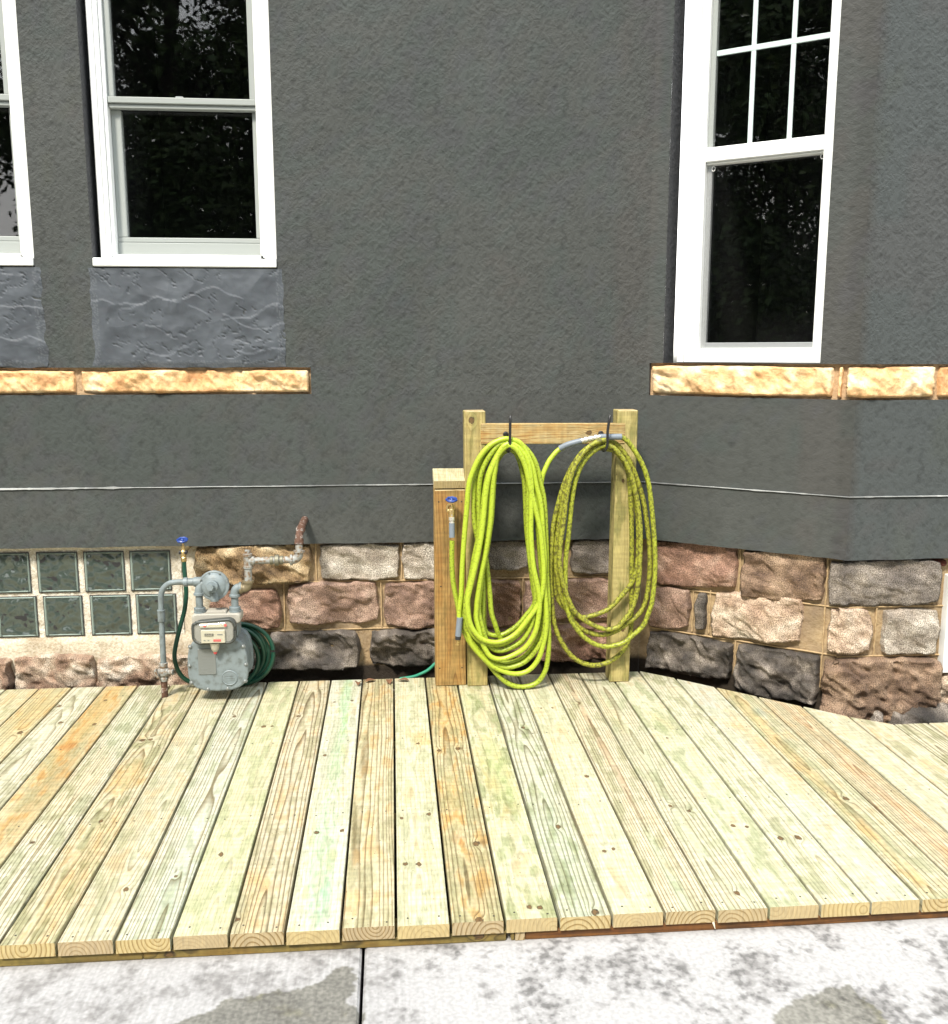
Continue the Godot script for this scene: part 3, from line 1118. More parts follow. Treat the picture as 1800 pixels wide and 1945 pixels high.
func sash_window(house: Node3D, d: float) -> void:
	var w := part_group("window", house)
	piece("casing", M.white, [
		[2.162 + d, 2.186 + d, 1.876, 3.22, -0.125, -0.050], [2.1865 + d, 2.206 + d, 1.876, 3.22, -0.125, -0.056], [2.2065 + d, 2.221 + d, 1.885, 3.22, -0.125, -0.066],
		[2.866 + d, 2.9135 + d, 1.876, 3.22, -0.125, -0.018], [2.851 + d, 2.8655 + d, 1.885, 3.22, -0.125, -0.040], [2.838 + d, 2.8505 + d, 1.896, 3.22, -0.125, -0.066],
		[2.2215 + d, 2.8375 + d, 1.878, 1.897, -0.125, -0.058], [2.162 + d, 2.9135 + d, 3.15, 3.2195, -0.125, -0.048]], w)
	piece("sill", M.white, [[2.1435 + d, 2.9125 + d, 1.8395, 1.8755, -0.13, 0.012]], w, 0.004)
	piece("upper_sash", M.sash, [[2.2215 + d, 2.2475 + d, 2.5455, 3.16, -0.12, -0.085], [2.8115 + d, 2.8375 + d, 2.5455, 3.16, -0.12, -0.085],
		[2.2215 + d, 2.8375 + d, 2.519, 2.545, -0.12, -0.074], [2.2215 + d, 2.8375 + d, 2.500, 2.5185, -0.12, -0.084]], w)
	piece("lower_sash", M.sash, [[2.2215 + d, 2.264 + d, 1.974, 2.4995, -0.15, -0.112], [2.816 + d, 2.8375 + d, 1.974, 2.4995, -0.15, -0.112],
		[2.2215 + d, 2.8375 + d, 1.952, 1.9735, -0.15, -0.110], [2.2215 + d, 2.8375 + d, 1.8975, 1.9515, -0.15, -0.106]], w)
	piece("sash_lock", M.alu, [[2.50 + d, 2.532 + d, 2.5455, 2.554, -0.115, -0.09]], w, 0.002)
	pane("upper_pane", 2.2475 + d, 2.8115 + d, 2.545, 3.15, -0.100, w)
	pane("lower_pane", 2.264 + d, 2.816 + d, 1.9735, 2.50, -0.127, w)
	room(2.15 + d, 2.91 + d, 1.85, 3.2, w)

func grid_window(house: Node3D) -> void:
	var w := part_group("window", house)
	piece("casing", M.white, [[4.676, 4.706, 1.434, 3.17, -0.13, -0.050], [4.7065, 4.731, 1.434, 3.17, -0.13, -0.058], [5.286, 5.3115, 1.434, 3.17, -0.13, -0.030],
		[4.7315, 5.2855, 1.434, 1.482, -0.13, -0.052], [4.7315, 5.2855, 3.12, 3.17, -0.13, -0.052]], w)
	piece("window_frame", M.white, [[4.7315, 4.768, 1.4985, 3.1195, -0.13, -0.070], [5.262, 5.2855, 1.4985, 3.1195, -0.13, -0.066], [4.7315, 5.2855, 1.4825, 1.498, -0.13, -0.062],
		[4.7685, 5.2615, 2.292, 2.3515, -0.13, -0.072], [4.7685, 5.2615, 2.283, 2.2915, -0.13, -0.086]], w)
	piece("upper_sash", M.sash, [[4.7685, 4.790, 2.352, 3.119, -0.125, -0.094]], w, 0.002)
	piece("screen_track", M.alu, [[4.7685, 4.790, 1.4985, 2.2825, -0.13, -0.104], [4.7905, 5.2615, 1.4985, 1.522, -0.13, -0.098]], w, 0.002)
	for s in [4.948, 5.112]:
		piece("muntin", M.grille, [[s - 0.010, s + 0.010, 2.352, 3.119, -0.1075, -0.1015]], w, 0.001)
	piece("muntin", M.grille, [[4.7905, 5.2615, 2.727, 2.749, -0.1085, -0.1005]], w, 0.001)
	for e in [[4.797, 2.266], [5.252, 2.272]]:
		var t := Shape.new()
		var ring := []
		for i in 12:
			ring.append(W(e[0] + 0.007 * cos(TAU * i / 12), e[1] + 0.010 * sin(TAU * i / 12), -0.098))
		tube(t, smooth_path(ring, 2, true), 0.0016, 6)
		put("latch_ring", t.mesh(M.white), w)
	pane("upper_pane", 4.79, 5.262, 2.351, 3.12, -0.0985, w)
	pane("lower_pane", 4.79, 5.262, 1.5215, 2.2835, -0.1165, w)
	room(4.67, 5.30, 1.45, 3.15, w)

func glass_blocks(house: Node3D) -> void:
	var w := part_group("glass_block_window", house)
	var panel := Shape.new()
	var nx := 150
	panel.grid(nx, 30, func(i: int, j: int): return W(lerpf(0.80, 2.432, i / float(nx)), lerpf(0.192, 0.612, j / 30.0), -0.052 + 0.004 * noise2.get_noise_2d(i * 0.8, j * 0.9)), func(i: int, j: int): return Vector2(i, j), func(i: int, j: int):
		var c := rgb(216, 212, 200).lerp(rgb(184, 176, 160), clampf(noise.get_noise_2d(i * 0.12, j * 0.12) * 1.6 + 0.35, 0.0, 1.0))
		return c, Vector3.BACK)
	put("mortar", panel.mesh(M.mortar), w)
	for e in [[1.402, 1.575, 0.411, 0.592], [1.602, 1.765, 0.411, 0.592], [1.802, 1.974, 0.410, 0.591], [2.007, 2.179, 0.410, 0.591], [2.209, 2.383, 0.410, 0.590],
			[1.412, 1.583, 0.205, 0.389], [1.612, 1.782, 0.205, 0.389], [1.817, 1.983, 0.205, 0.388], [2.022, 2.195, 0.205, 0.388], [2.225, 2.399, 0.206, 0.388]]:
		var gk := Shape.new()
		wbox(gk, e[0] - 0.003, e[1] + 0.003, e[2] - 0.003, e[3] + 0.003, -0.10, -0.0465, 0.0)
		var a := Shape.new()
		wbox(a, e[0], e[0] + 0.011, e[2], e[3], -0.09, -0.0425, 0.004)
		wbox(a, e[1] - 0.008, e[1], e[2], e[3], -0.09, -0.0425, 0.004)
		wbox(a, e[0] + 0.0112, e[1] - 0.0082, e[2], e[2] + 0.009, -0.09, -0.043, 0.004)
		wbox(a, e[0] + 0.0112, e[1] - 0.0082, e[3] - 0.008, e[3], -0.09, -0.043, 0.004)
		var b := Shape.new()
		b.grid(14, 14, func(i: int, j: int): return W(lerpf(e[0] + 0.010, e[1] - 0.007, i / 14.0), lerpf(e[2] + 0.008, e[3] - 0.007, j / 14.0), -0.0462 + 0.0042 * noise2.get_noise_3d(i * 0.22 + e[0] * 31.0, j * 0.30, e[2] * 9.0) + 0.0012), func(i: int, j: int): return Vector2(i, j), func(_i: int, _j: int): return Color.WHITE, Vector3.BACK)
		var m := gk.mesh(M.black_rubber)
		m = a.into(m, M.block_edge)
		put("glass_block", b.into(m, M.block_pane), w)

func foundation(house: Node3D) -> void:
	var f := part_group("foundation", house)
	var bed := Shape.new()
	for run in [[-2.6, S_B - 0.0005], [S_B, S_C - 0.0005], [S_C, 9.0]]:
		var nx := maxi(4, int((run[1] - run[0]) / 0.03))
		bed.grid(nx, 32, func(i: int, j: int): 
			var s := lerpf(run[0], run[1], i / float(nx))
			var y := lerpf(-0.26, 0.64, j / 32.0)
			return W(s, y, -0.045 + 0.007 * noise2.get_noise_2d(s * 12.0, y * 12.0) - (0.02 if (s > 0.8 and s < 2.43 and y > 0.2 and y < 0.6) else 0.0)), func(i: int, j: int): return Vector2(i, j), func(i: int, j: int):
			var s := lerpf(run[0], run[1], i / float(nx))
			var y := lerpf(-0.26, 0.64, j / 32.0)
			var a := noise.get_noise_2d(s * 4.0, y * 5.0 + 9.0)
			var c := rgb(172, 150, 116).lerp(rgb(132, 114, 92), clampf(0.45 + a * 1.3, 0.0, 1.0))
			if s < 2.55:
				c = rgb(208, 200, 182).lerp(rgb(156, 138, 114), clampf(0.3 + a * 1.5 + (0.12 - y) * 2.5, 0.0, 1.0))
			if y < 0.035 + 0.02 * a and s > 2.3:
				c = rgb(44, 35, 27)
			return c, wall_basis((run[0] + run[1]) * 0.5).z)
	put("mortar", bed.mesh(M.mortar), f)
	var tan_ := [rgb(104, 84, 60), rgb(162, 134, 96), rgb(200, 176, 136), rgb(226, 212, 182)]
	var pale := [rgb(168, 156, 142), rgb(206, 196, 182), rgb(232, 226, 214)]
	var pink := [rgb(136, 110, 96), rgb(176, 146, 128), rgb(204, 178, 160)]
	var red := [rgb(130, 98, 82), rgb(168, 132, 112), rgb(196, 166, 146)]
	var dark := [rgb(52, 48, 44), rgb(84, 78, 72), rgb(118, 110, 102), rgb(176, 166, 154)]
	var grey := [rgb(112, 104, 98), rgb(150, 141, 132), rgb(182, 172, 160)]
	var brown := [rgb(104, 82, 66), rgb(150, 124, 102), rgb(186, 160, 134)]
	var cream := [rgb(184, 156, 132), rgb(216, 192, 168), rgb(236, 222, 202)]
	var worn := [rgb(116, 96, 82), rgb(168, 138, 116), rgb(204, 184, 162), rgb(230, 222, 208)]
	var rows := [
		[2.500, 3.018, 0.442, 0.616, tan_, 0.04, 0.03], [3.062, 3.424, 0.447, 0.617, pale, 0.03, 0.014], [3.440, 3.722, 0.440, 0.614, pale, 0.03, 0.016],
		[3.746, 4.030, 0.480, 0.614, grey, 0.026, 0.015], [4.226, 4.512, 0.450, 0.614, grey, 0.028, 0.013],
		[2.560, 2.872, 0.220, 0.404, red, 0.03, 0.02], [2.912, 3.324, 0.240, 0.430, pink, 0.034, 0.022], [3.354, 3.722, 0.213, 0.424, pink, 0.034, 0.022],
		[3.746, 3.994, 0.204, 0.424, red, 0.03, 0.018], [4.010, 4.520, 0.236, 0.420, pink, 0.03, 0.012],
		[2.480, 2.800, 0.03, 0.185, dark, 0.05, 0.03], [2.822, 3.226, 0.032, 0.200, dark, 0.055, 0.035], [3.286, 3.720, 0.028, 0.195, dark, 0.055, 0.035],
		[3.746, 4.046, 0.035, 0.188, brown, 0.05, 0.03], [4.070, 4.500, 0.03, 0.200, red, 0.05, 0.03],
		[1.40, 1.66, -0.16, 0.105, worn, 0.04, 0.03], [1.67, 2.028, -0.16, 0.112, worn, 0.036, 0.026], [2.040, 2.468, -0.16, 0.102, worn, 0.036, 0.026],
		[4.606, 5.000, 0.402, 0.614, red, 0.03, 0.014], [5.022, 5.372, 0.394, 0.618, brown, 0.034, 0.016], [5.396, 5.900, 0.418, 0.611, grey, 0.032, 0.014],
		[4.588, 4.786, 0.198, 0.384, pink, 0.03, 0.014], [4.816, 4.864, 0.222, 0.384, dark, 0.026, 0.012], [4.898, 5.292, 0.195, 0.404, cream, 0.036, 0.016],
		[5.404, 5.606, 0.209, 0.397, cream, 0.034, 0.014], [5.660, 5.905, 0.196, 0.391, pale, 0.034, 0.014],
		[4.592, 4.996, 0.0, 0.176, dark, 0.045, 0.03], [5.020, 5.376, -0.03, 0.180, dark, 0.05, 0.035], [5.394, 5.915, -0.13, 0.178, brown, 0.055, 0.026],
		[6.06, 6.5, 0.41, 0.611, pink, 0.03, 0.02], [6.06, 6.4, 0.19, 0.39, grey, 0.03, 0.02], [6.06, 6.6, -0.13, 0.17, brown, 0.05, 0.03], [5.93, 6.05, -0.16, 0.10, cream, 0.03, 0.02]]
	for k in rows.size():
		var r: Array = rows[k]
		var sh := Shape.new()
		var facet: bool = r[0] > S_B and r[0] < 5.37
		rock(sh, r[0], r[1], r[2], r[3], 11.0 + k * 2.3, r[4], {"proud": r[5], "rough": r[6] * 1.15, "edge": 0.009, "grow": 0.011, "wob": 0.012, "slope": 0.075 if facet and r[2] > 0.15 else 0.0, "cell": 0.0085})
		put("stone", sh.mesh(M.granite), f)
	# raised bead of the pointing between the stones
	var bead := Shape.new()
	var tone := rgb(178, 154, 118)
	for e in [[2.50, 0.436, 4.54, 0.432], [2.55, 0.206, 4.54, 0.206], [3.042, 0.44, 3.042, 0.615], [3.434, 0.44, 3.434, 0.615], [2.892, 0.21, 2.892, 0.43], [3.338, 0.21, 3.338, 0.43], [4.002, 0.21, 4.002, 0.43],
			[4.62, 0.392, 5.44, 0.405], [4.60, 0.188, 5.44, 0.192], [5.009, 0.40, 5.009, 0.63], [5.384, 0.41, 5.384, 0.62], [4.80, 0.20, 4.80, 0.40], [4.88, 0.205, 4.88, 0.41], [5.006, 0.05, 5.006, 0.19], [5.383, 0.04, 5.383, 0.40],
			[5.47, 0.406, 6.6, 0.404], [5.47, 0.187, 6.6, 0.186], [5.634, 0.19, 5.634, 0.40]]:
		var pts := []
		for i in 15:
			var t := i / 14.0
			var s := lerpf(e[0], e[2], t)
			var y := lerpf(e[1], e[3], t)
			pts.append(W(s + 0.003 * noise2.get_noise_2d(y * 20.0, s), y + 0.003 * noise2.get_noise_2d(s * 12.0, 6.0), -0.0405 + 0.003 * noise2.get_noise_2d(s * 7.0, y * 7.0 + 3.0)))
		tube(bead, smooth_path(pts, 3), 0.0042, 6, tone)
	put("pointing", bead.mesh(M.mortar), f, "stuff")
	# crumbling footing at the foot of the bay, and the stone ledge there
	for e in [[5.62, 5.70, -0.15, -0.035, grey, 0.09], [5.69, 6.25, -0.17, -0.022, dark, 0.11], [4.57, 5.0, -0.22, -0.06, brown, 0.05], [5.0, 5.40, -0.22, -0.075, brown, 0.05], [3.0, 3.6, -0.24, -0.09, dark, 0.05]]:
		var sh := Shape.new()
		rock(sh, e[0], e[1], e[2], e[3], e[0] * 9.0, e[4], {"proud": e[5], "rough": 0.03, "edge": 0.04, "wob": 0.015})
		put("footing_stone", sh.mesh(M.granite), f)

func basement_window(house: Node3D) -> void:
	var w := part_group("basement_window", house)
	piece("window_frame", M.white, [[5.928, 5.957, 0.115, 0.545, -0.06, 0.0], [5.9575, 6.03, 0.115, 0.152, -0.06, -0.004], [6.031, 6.06, 0.115, 0.545, -0.06, 0.0], [5.9575, 6.0305, 0.51, 0.545, -0.06, -0.004]], w)
	piece("dark_pane", M.block_pane, [[5.957, 6.031, 0.152, 0.51, -0.06, -0.02]], w, 0.0)
	var st := Shape.new()
	rock(st, 5.80, 5.93, 0.575, 0.616, 4.4, [rgb(104, 44, 30), rgb(140, 70, 50)], {"proud": 0.02, "rough": 0.012, "edge": 0.012, "wob": 0.005})
	put("brick_fragment", st.mesh(M.granite), w)

# ---------------------------------------------------------------- deck
func deck_back(x: float) -> float:
	if x < 1.19:
		return 4.222
	if x < 1.945:
		return lerpf(4.195, 3.512, (x - 1.19) / 0.755)
	return 3.50

func plank_looks() -> Dictionary:
	var green := Color(0.84, 0.96, 0.78)
	var mint := Color(0.80, 1.0, 0.90)
	var orange := Color(0.96, 0.78, 0.46)
	var brown := Color(0.80, 0.68, 0.46)
	var white := Color(1.12, 1.12, 1.14)
	var red := Color(0.86, 0.62, 0.44)
	var pale := Color(0.95, 0.93, 0.82)
	var cool := Color(0.90, 0.92, 0.84)
	return {
		-6: {"early": Color(0.93, 0.86, 0.64), "late": Color(0.72, 0.58, 0.34), "d0": 10.0, "tilt": 0.004},
		-5: {"early": Color(0.93, 0.85, 0.60), "late": Color(0.68, 0.54, 0.30), "d0": 10.0, "tilt": 0.004, "knots": [[37, 1420, 11]], "tan": 0.5, "stains": [[0, 1650, 80, 300, orange, 0.5]]},
		-4: {"early": pale, "tan": 0.2, "knots": [[-55, 1700, 9], [18, 1510, 9]]},
		-3: {"early": Color(0.90, 0.78, 0.52), "tan": 0.9, "contrast": 0.5, "knots": [[15, 1480, 8], [-20, 1750, 7]], "stains": [[-20, 1500, 60, 700, orange, 0.9], [20, 900, 60, 500, brown, 0.6], [0, 1250, 70, 40, red, 0.6]]},
		-2: {"early": pale, "green": 0.5, "bleach": 0.9, "stains": [[0, 1500, 60, 300, mint, 0.4], [-20, 900, 70, 400, orange, 0.35]], "knots": [[-30, 530, 6]]},
		-1: {"early": Color(0.90, 0.84, 0.66), "contrast": 0.85, "tan": 0.5, "ring": 9.5, "d0": 14.0, "tilt": 0.012, "knots": [[-38, 1300, 10], [-10, 1305, 8], [-5, 650, 7]], "stains": [[0, 1000, 65, 170, orange, 0.8], [20, 350, 60, 500, orange, 0.5]]},
		0: {"early": Color(0.92, 0.89, 0.74), "green": 0.4, "ring": 8.1, "d0": 25.0, "contrast": 0.7, "knots": [[40, 240, 8]], "stains": [[-30, 500, 40, 500, brown, 0.4]]},
		1: {"early": cool, "contrast": 0.85, "ring": 8.8, "d0": 8.0, "tilt": 0.02, "green": 0.5, "knots": [[-10, 1520, 8], [20, 300, 5]], "stains": [[30, 200, 60, 260, Color(0.86, 0.94, 0.96), 0.7]]},
		2: {"early": Color(0.94, 0.92, 0.70), "green": 0.9, "contrast": 0.5, "d0": 18.0, "knots": [[-18, 410, 9], [-20, 1400, 9], [15, 1400, 6]], "bleach": 0.8},
		3: {"early": Color(0.93, 0.86, 0.70), "late": Color(0.50, 0.40, 0.26), "contrast": 0.95, "ring": 10.8, "d0": 6.0, "tilt": 0.018, "cx": 4.0, "green": 0.0, "tan": 0.6, "knots": [[-36, 1500, 8], [-60, 70, 6]], "stains": [[-30, 150, 40, 250, orange, 0.5]]},
		4: {"early": Color(0.97, 0.97, 0.88), "late": Color(0.80, 0.84, 0.68), "contrast": 0.55, "green": 0.3, "bleach": 1.0, "stains": [[5, 1700, 32, 380, Color(0.62, 0.93, 0.70), 0.75], [0, 1100, 40, 420, Color(0.72, 0.96, 0.76), 0.7], [-5, 420, 46, 380, Color(0.70, 0.97, 0.82), 0.7], [10, 120, 30, 160, Color(0.7, 0.98, 0.9), 0.8]], "knots": [[-31, 520, 8], [50, 525, 7], [-45, 1100, 7], [-40, 1650, 6], [35, 1660, 6]]},
		5: {"early": Color(0.93, 0.86, 0.66), "late": Color(0.60, 0.49, 0.30), "contrast": 0.9, "ring": 8.1, "d0": 90.0, "tilt": 0.0, "wave": 3.0, "drift": 0.0, "cx": -70.0, "tan": 0.7, "green": 0.1, "stains": [[-40, 1260, 40, 60, brown, 0.5], [0, 1650, 80, 260, orange, 0.35]]},
		6: {"early": Color(0.97, 0.95, 0.78), "late": Color(0.82, 0.78, 0.54), "contrast": 0.55, "bleach": 1.0, "green": 0.5, "knots": [[-43, 310, 7], [-4, 305, 8], [-53, 590, 6], [38, 610, 8], [20, 1180, 7]], "stains": [[30, 1230, 45, 90, orange, 0.8]]},
		7: {"early": Color(0.90, 0.82, 0.58), "late": Color(0.56, 0.44, 0.24), "contrast": 0.85, "ring": 10.8, "d0": 5.0, "tilt": 0.016, "tan": 1.0, "knots": [[32, 410, 10], [4, 12, 11], [-50, 1110, 8], [25, 1120, 9]], "stains": [[0, 1500, 90, 420, orange, 0.75], [-20, 700, 70, 260, orange, 0.6], [20, 230, 60, 260, brown, 0.6], [-30, 450, 30, 50, red, 0.7]]},
		8: {"early": Color(0.94, 0.91, 0.72), "late": Color(0.74, 0.68, 0.44), "contrast": 0.5, "green": 1.2, "d0": 30.0, "bleach": 0.7, "stains": [[0, 900, 75, 380, Color(0.80, 0.86, 0.52), 0.7], [-20, 1600, 60, 200, green, 0.6], [30, 620, 40, 60, brown, 0.4]], "knots": [[0, 60, 7], [30, 55, 7]]},
		9: {"early": Color(0.88, 0.89, 0.78), "late": Color(0.54, 0.53, 0.40), "contrast": 0.95, "ring": 11.5, "d0": 5.0, "tilt": 0.017, "cx": -8.0, "green": 0.8, "tan": 0.2, "knots": [[11, 490, 9], [30, 20, 10], [10, 1300, 8]], "stains": [[0, 300, 70, 500, Color(0.82, 0.94, 0.90), 0.6]]},
		10: {"early": Color(0.96, 0.94, 0.78), "late": Color(0.80, 0.74, 0.52), "contrast": 0.55, "bleach": 0.9, "knots": [[32, 840, 8], [-20, 330, 6], [10, 340, 6], [-30, 1500, 5], [20, 1500, 5]], "stains": [[0, 1200, 80, 200, brown, 0.25]]},
		11: {"early": Color(0.95, 0.91, 0.76), "late": Color(0.62, 0.50, 0.34), "contrast": 0.9, "ring": 9.0, "d0": 4.0, "tilt": 0.002, "wave": 3.0, "cx": 0.0, "drift": 0.0, "stains": [[0, 1200, 16, 900, Color(0.80, 0.66, 0.56), 0.85], [0, 200, 22, 350, Color(0.80, 0.94, 0.90), 0.8]], "knots": [[0, 1550, 7]]},
		12: {"early": Color(0.92, 0.90, 0.76), "contrast": 0.8, "ring": 10.1, "d0": 7.0, "tilt": 0.01, "green": 0.7, "knots": [[12, 80, 8], [-25, 600, 7], [28, 560, 7]], "stains": [[-10, 700, 24, 700, Color(0.84, 0.92, 0.84), 0.6], [-30, 1400, 40, 300, orange, 0.3]]},
		13: {"early": Color(0.96, 0.95, 0.80), "late": Color(0.80, 0.76, 0.54), "contrast": 0.5, "green": 1.0, "bleach": 1.0, "knots": [[33, 440, 7], [-10, 450, 7], [-20, 1150, 6]], "stains": [[10, 1300, 60, 160, Color(0.8, 0.84, 0.6), 0.6]]},
		14: {"early": Color(0.96, 0.95, 0.82), "late": Color(0.72, 0.70, 0.50), "contrast": 0.7, "ring": 10.8, "d0": 10.0, "tilt": 0.014, "knots": [[-35, 360, 9], [21, 360, 10]], "green": 0.4},
		15: {"early": Color(0.97, 0.96, 0.87), "contrast": 0.45, "bleach": 1.0, "stains": [[30, 1000, 45, 600, orange, 0.6], [-20, 500, 50, 300, Color(0.9, 1.0, 1.0), 0.5], [0, 1500, 70, 100, Color(0.75, 0.85, 1.0), 0.35]]},
		16: {"early": Color(0.92, 0.88, 0.70), "late": Color(0.60, 0.56, 0.38), "contrast": 0.85, "ring": 10.8, "d0": 6.0, "tilt": 0.012, "green": 0.5, "knots": [[4, 600, 10]], "stains": [[-30, 1000, 36, 1200, orange, 0.7], [10, 1380, 40, 60, Color(0.7, 0.84, 1.0), 0.5]]},
		17: {"early": Color(0.95, 0.88, 0.70), "late": Color(0.62, 0.42, 0.26), "contrast": 0.9, "ring": 9.5, "d0": 4.0, "tilt": 0.003, "stains": [[0, 900, 24, 1400, red, 0.55], [50, 900, 22, 1400, brown, 0.5]], "green": 0.0},
		18: {"early": Color(0.97, 0.94, 0.80), "late": Color(0.84, 0.78, 0.58), "contrast": 0.45, "bleach": 1.0},
		19: {"early": Color(0.95, 0.90, 0.76), "late": Color(0.80, 0.70, 0.52), "contrast": 0.5, "tan": 0.6},
		20: {"early": Color(0.92, 0.88, 0.72), "late": Color(0.52, 0.46, 0.32), "contrast": 0.95, "ring": 10.8, "d0": 6.0},
	}

const TIMBER := 0.48
func timber(t: Texture2D) -> StandardMaterial3D:
	var m := tex_mat(t, 0.72)
	m.albedo_color = lin(TIMBER, TIMBER, TIMBER)
	return m

func make_deck() -> void:
	var deck := thing("deck", "low deck of pale green-tinged treated pine planks along the house wall", "deck", V(0.3, GROUND, 3.2))
	var looks := plank_looks()
	var mats := {}
	var r := RandomNumberGenerator.new()
	r.seed = 99
	var heads := []
	for k in range(-11, 25):
		var look: Dictionary = looks.get(k, {})
		var key: int = k if looks.has(k) else [18, 13, -2, 19, 2, 10][absi(k) % 6]
		if not mats.has(key):
			var sp: Dictionary = looks.get(key, look)
			sp["deck"] = true
			mats[key] = timber(wood_tex(200 + key, sp))
		var xl := GAP0 + k * PITCH + 0.0034 + r.randf_range(0.0, 0.0006)
		var xr := GAP0 + (k + 1) * PITCH - 0.0034 - r.randf_range(0.0, 0.0008)
		var front := DECK_FRONT + r.randf_range(-0.003, 0.003)
		var top := r.randf_range(-0.0015, 0.0005)
		var c := 0.0035
		var prof := [[xl + c, top], [xl + c * 0.3, top - c * 0.3], [xl, top - c], [xl, -0.038], [xr, -0.038], [xr, top - c], [xr - c * 0.3, top - c * 0.3], [xr - c, top]]
		var sh := Shape.new()
		var fpts := []
		var fuv := []
		var mid := Vector2((xl + xr) * 0.5, -0.02)
		for i in prof.size():
			var p: Array = prof[i]
			var q: Array = prof[(i + 1) % prof.size()]
			var up: float = (p[0] - xl) / (xr - xl)
			var uq: float = (q[0] - xl) / (xr - xl)
			if i == 2 or i == 4:      # the flanks
				up = 0.02 if i == 2 else 0.98
				uq = up + 0.12 * (1 if i == 2 else -1)
			var bp := deck_back(p[0])
			var bq := deck_back(q[0])
			var vv := func(d: float) -> float: return (END_ROWS + 3 + (d - DECK_FRONT) / 1.95 * (1020.0 - END_ROWS)) / 1024.0
			var out := Vector3((p[0] + q[0]) * 0.5 - mid.x, ((p[1] + q[1]) * 0.5 - mid.y) * 3.0, 0)
			sh.poly([V(p[0], p[1], front), V(q[0], q[1], front), V(q[0], q[1], bq), V(p[0], p[1], bp)], out, [Vector2(up, vv.call(front)), Vector2(uq, vv.call(front)), Vector2(uq, vv.call(bq)), Vector2(up, vv.call(bp))])
			fpts.append(V(p[0], p[1], front))
			fuv.append(Vector2((p[0] - xl) / (xr - xl), clampf(-p[1] / 0.038, 0.04, 0.95) * END_ROWS / 1024.0))
		sh.poly(fpts, Vector3.BACK, fuv)
		var bpts := []
		for p in prof:
			bpts.append(V(p[0], p[1], deck_back(p[0])))
		sh.poly(bpts, Vector3.FORWARD, fuv)
		put("plank", sh.mesh(mats[key]), deck)
		for d in [2.325, 2.93, 3.53, 4.10]:
			for f in [0.2, 0.8]:
				if d < deck_back(lerpf(xl, xr, f)) - 0.03:
					heads.append(V(lerpf(xl, xr, f) + r.randf_range(-0.008, 0.008), top, d + r.randf_range(-0.012, 0.012)))
	# bearers under the planks; the front ones show as a low rim
	var rim_l := timber(wood_tex(401, {"early": Color(0.66, 0.57, 0.30), "late": Color(0.36, 0.30, 0.14), "contrast": 0.8, "knots": [[0, 500, 9], [5, 1300, 10]], "tan": 0.6, "bleach": 0.0}))
	var rim_r := timber(wood_tex(402, {"early": Color(0.58, 0.38, 0.16), "late": Color(0.38, 0.22, 0.08), "contrast": 0.6, "tan": 0.3, "green": 0.0, "bleach": 0.0}))
	var rows := [[-2.6, -0.66, rim_l], [-0.658, 0.283, rim_l], [0.296, 0.305, rim_l], [0.334, 1.9, rim_r], [1.903, 2.8, rim_r]]
	for e in rows:
		var sh := Shape.new()
		box(sh, V((e[0] + e[1]) * 0.5, (GROUND - 0.0385) * 0.5, 2.346), Vector3(e[1] - e[0], -GROUND - 0.0395, 0.089), 0.002, Basis(), board_uv(0, 0.9))
		put("bearer", sh.mesh(e[2]), deck)
	var stub := Shape.new()
	box(stub, V(0.3195, (GROUND - 0.0385) * 0.5, 2.75), Vector3(0.026, -GROUND - 0.0395, 0.9), 0.001, Basis(), board_uv(2, 0.9))
	put("bearer", stub.mesh(mats[5]), deck)
	for d in [2.95, 3.55, 4.12]:
		var sh := Shape.new()
		box(sh, V(-0.3, (GROUND - 0.0385) * 0.5, d), Vector3(4.6 if d < 3.4 else 2.9, -GROUND - 0.0395, 0.089), 0.002, Basis(), board_uv(0, 0.9))
		put("bearer", sh.mesh(rim_l), deck)
	var sc := Shape.new()
	for p in heads:
		lathe(sc, p + Vector3(0, -0.002, 0), Vector3.UP, [Vector2(0.003, 0), Vector2(0.003, 0.0026), Vector2(0.0, 0.0022)], 7)
	put("screw_head", sc.mesh(flat_mat(lin(0.05, 0.045, 0.035), 0.6, 0.3)), deck, "stuff")

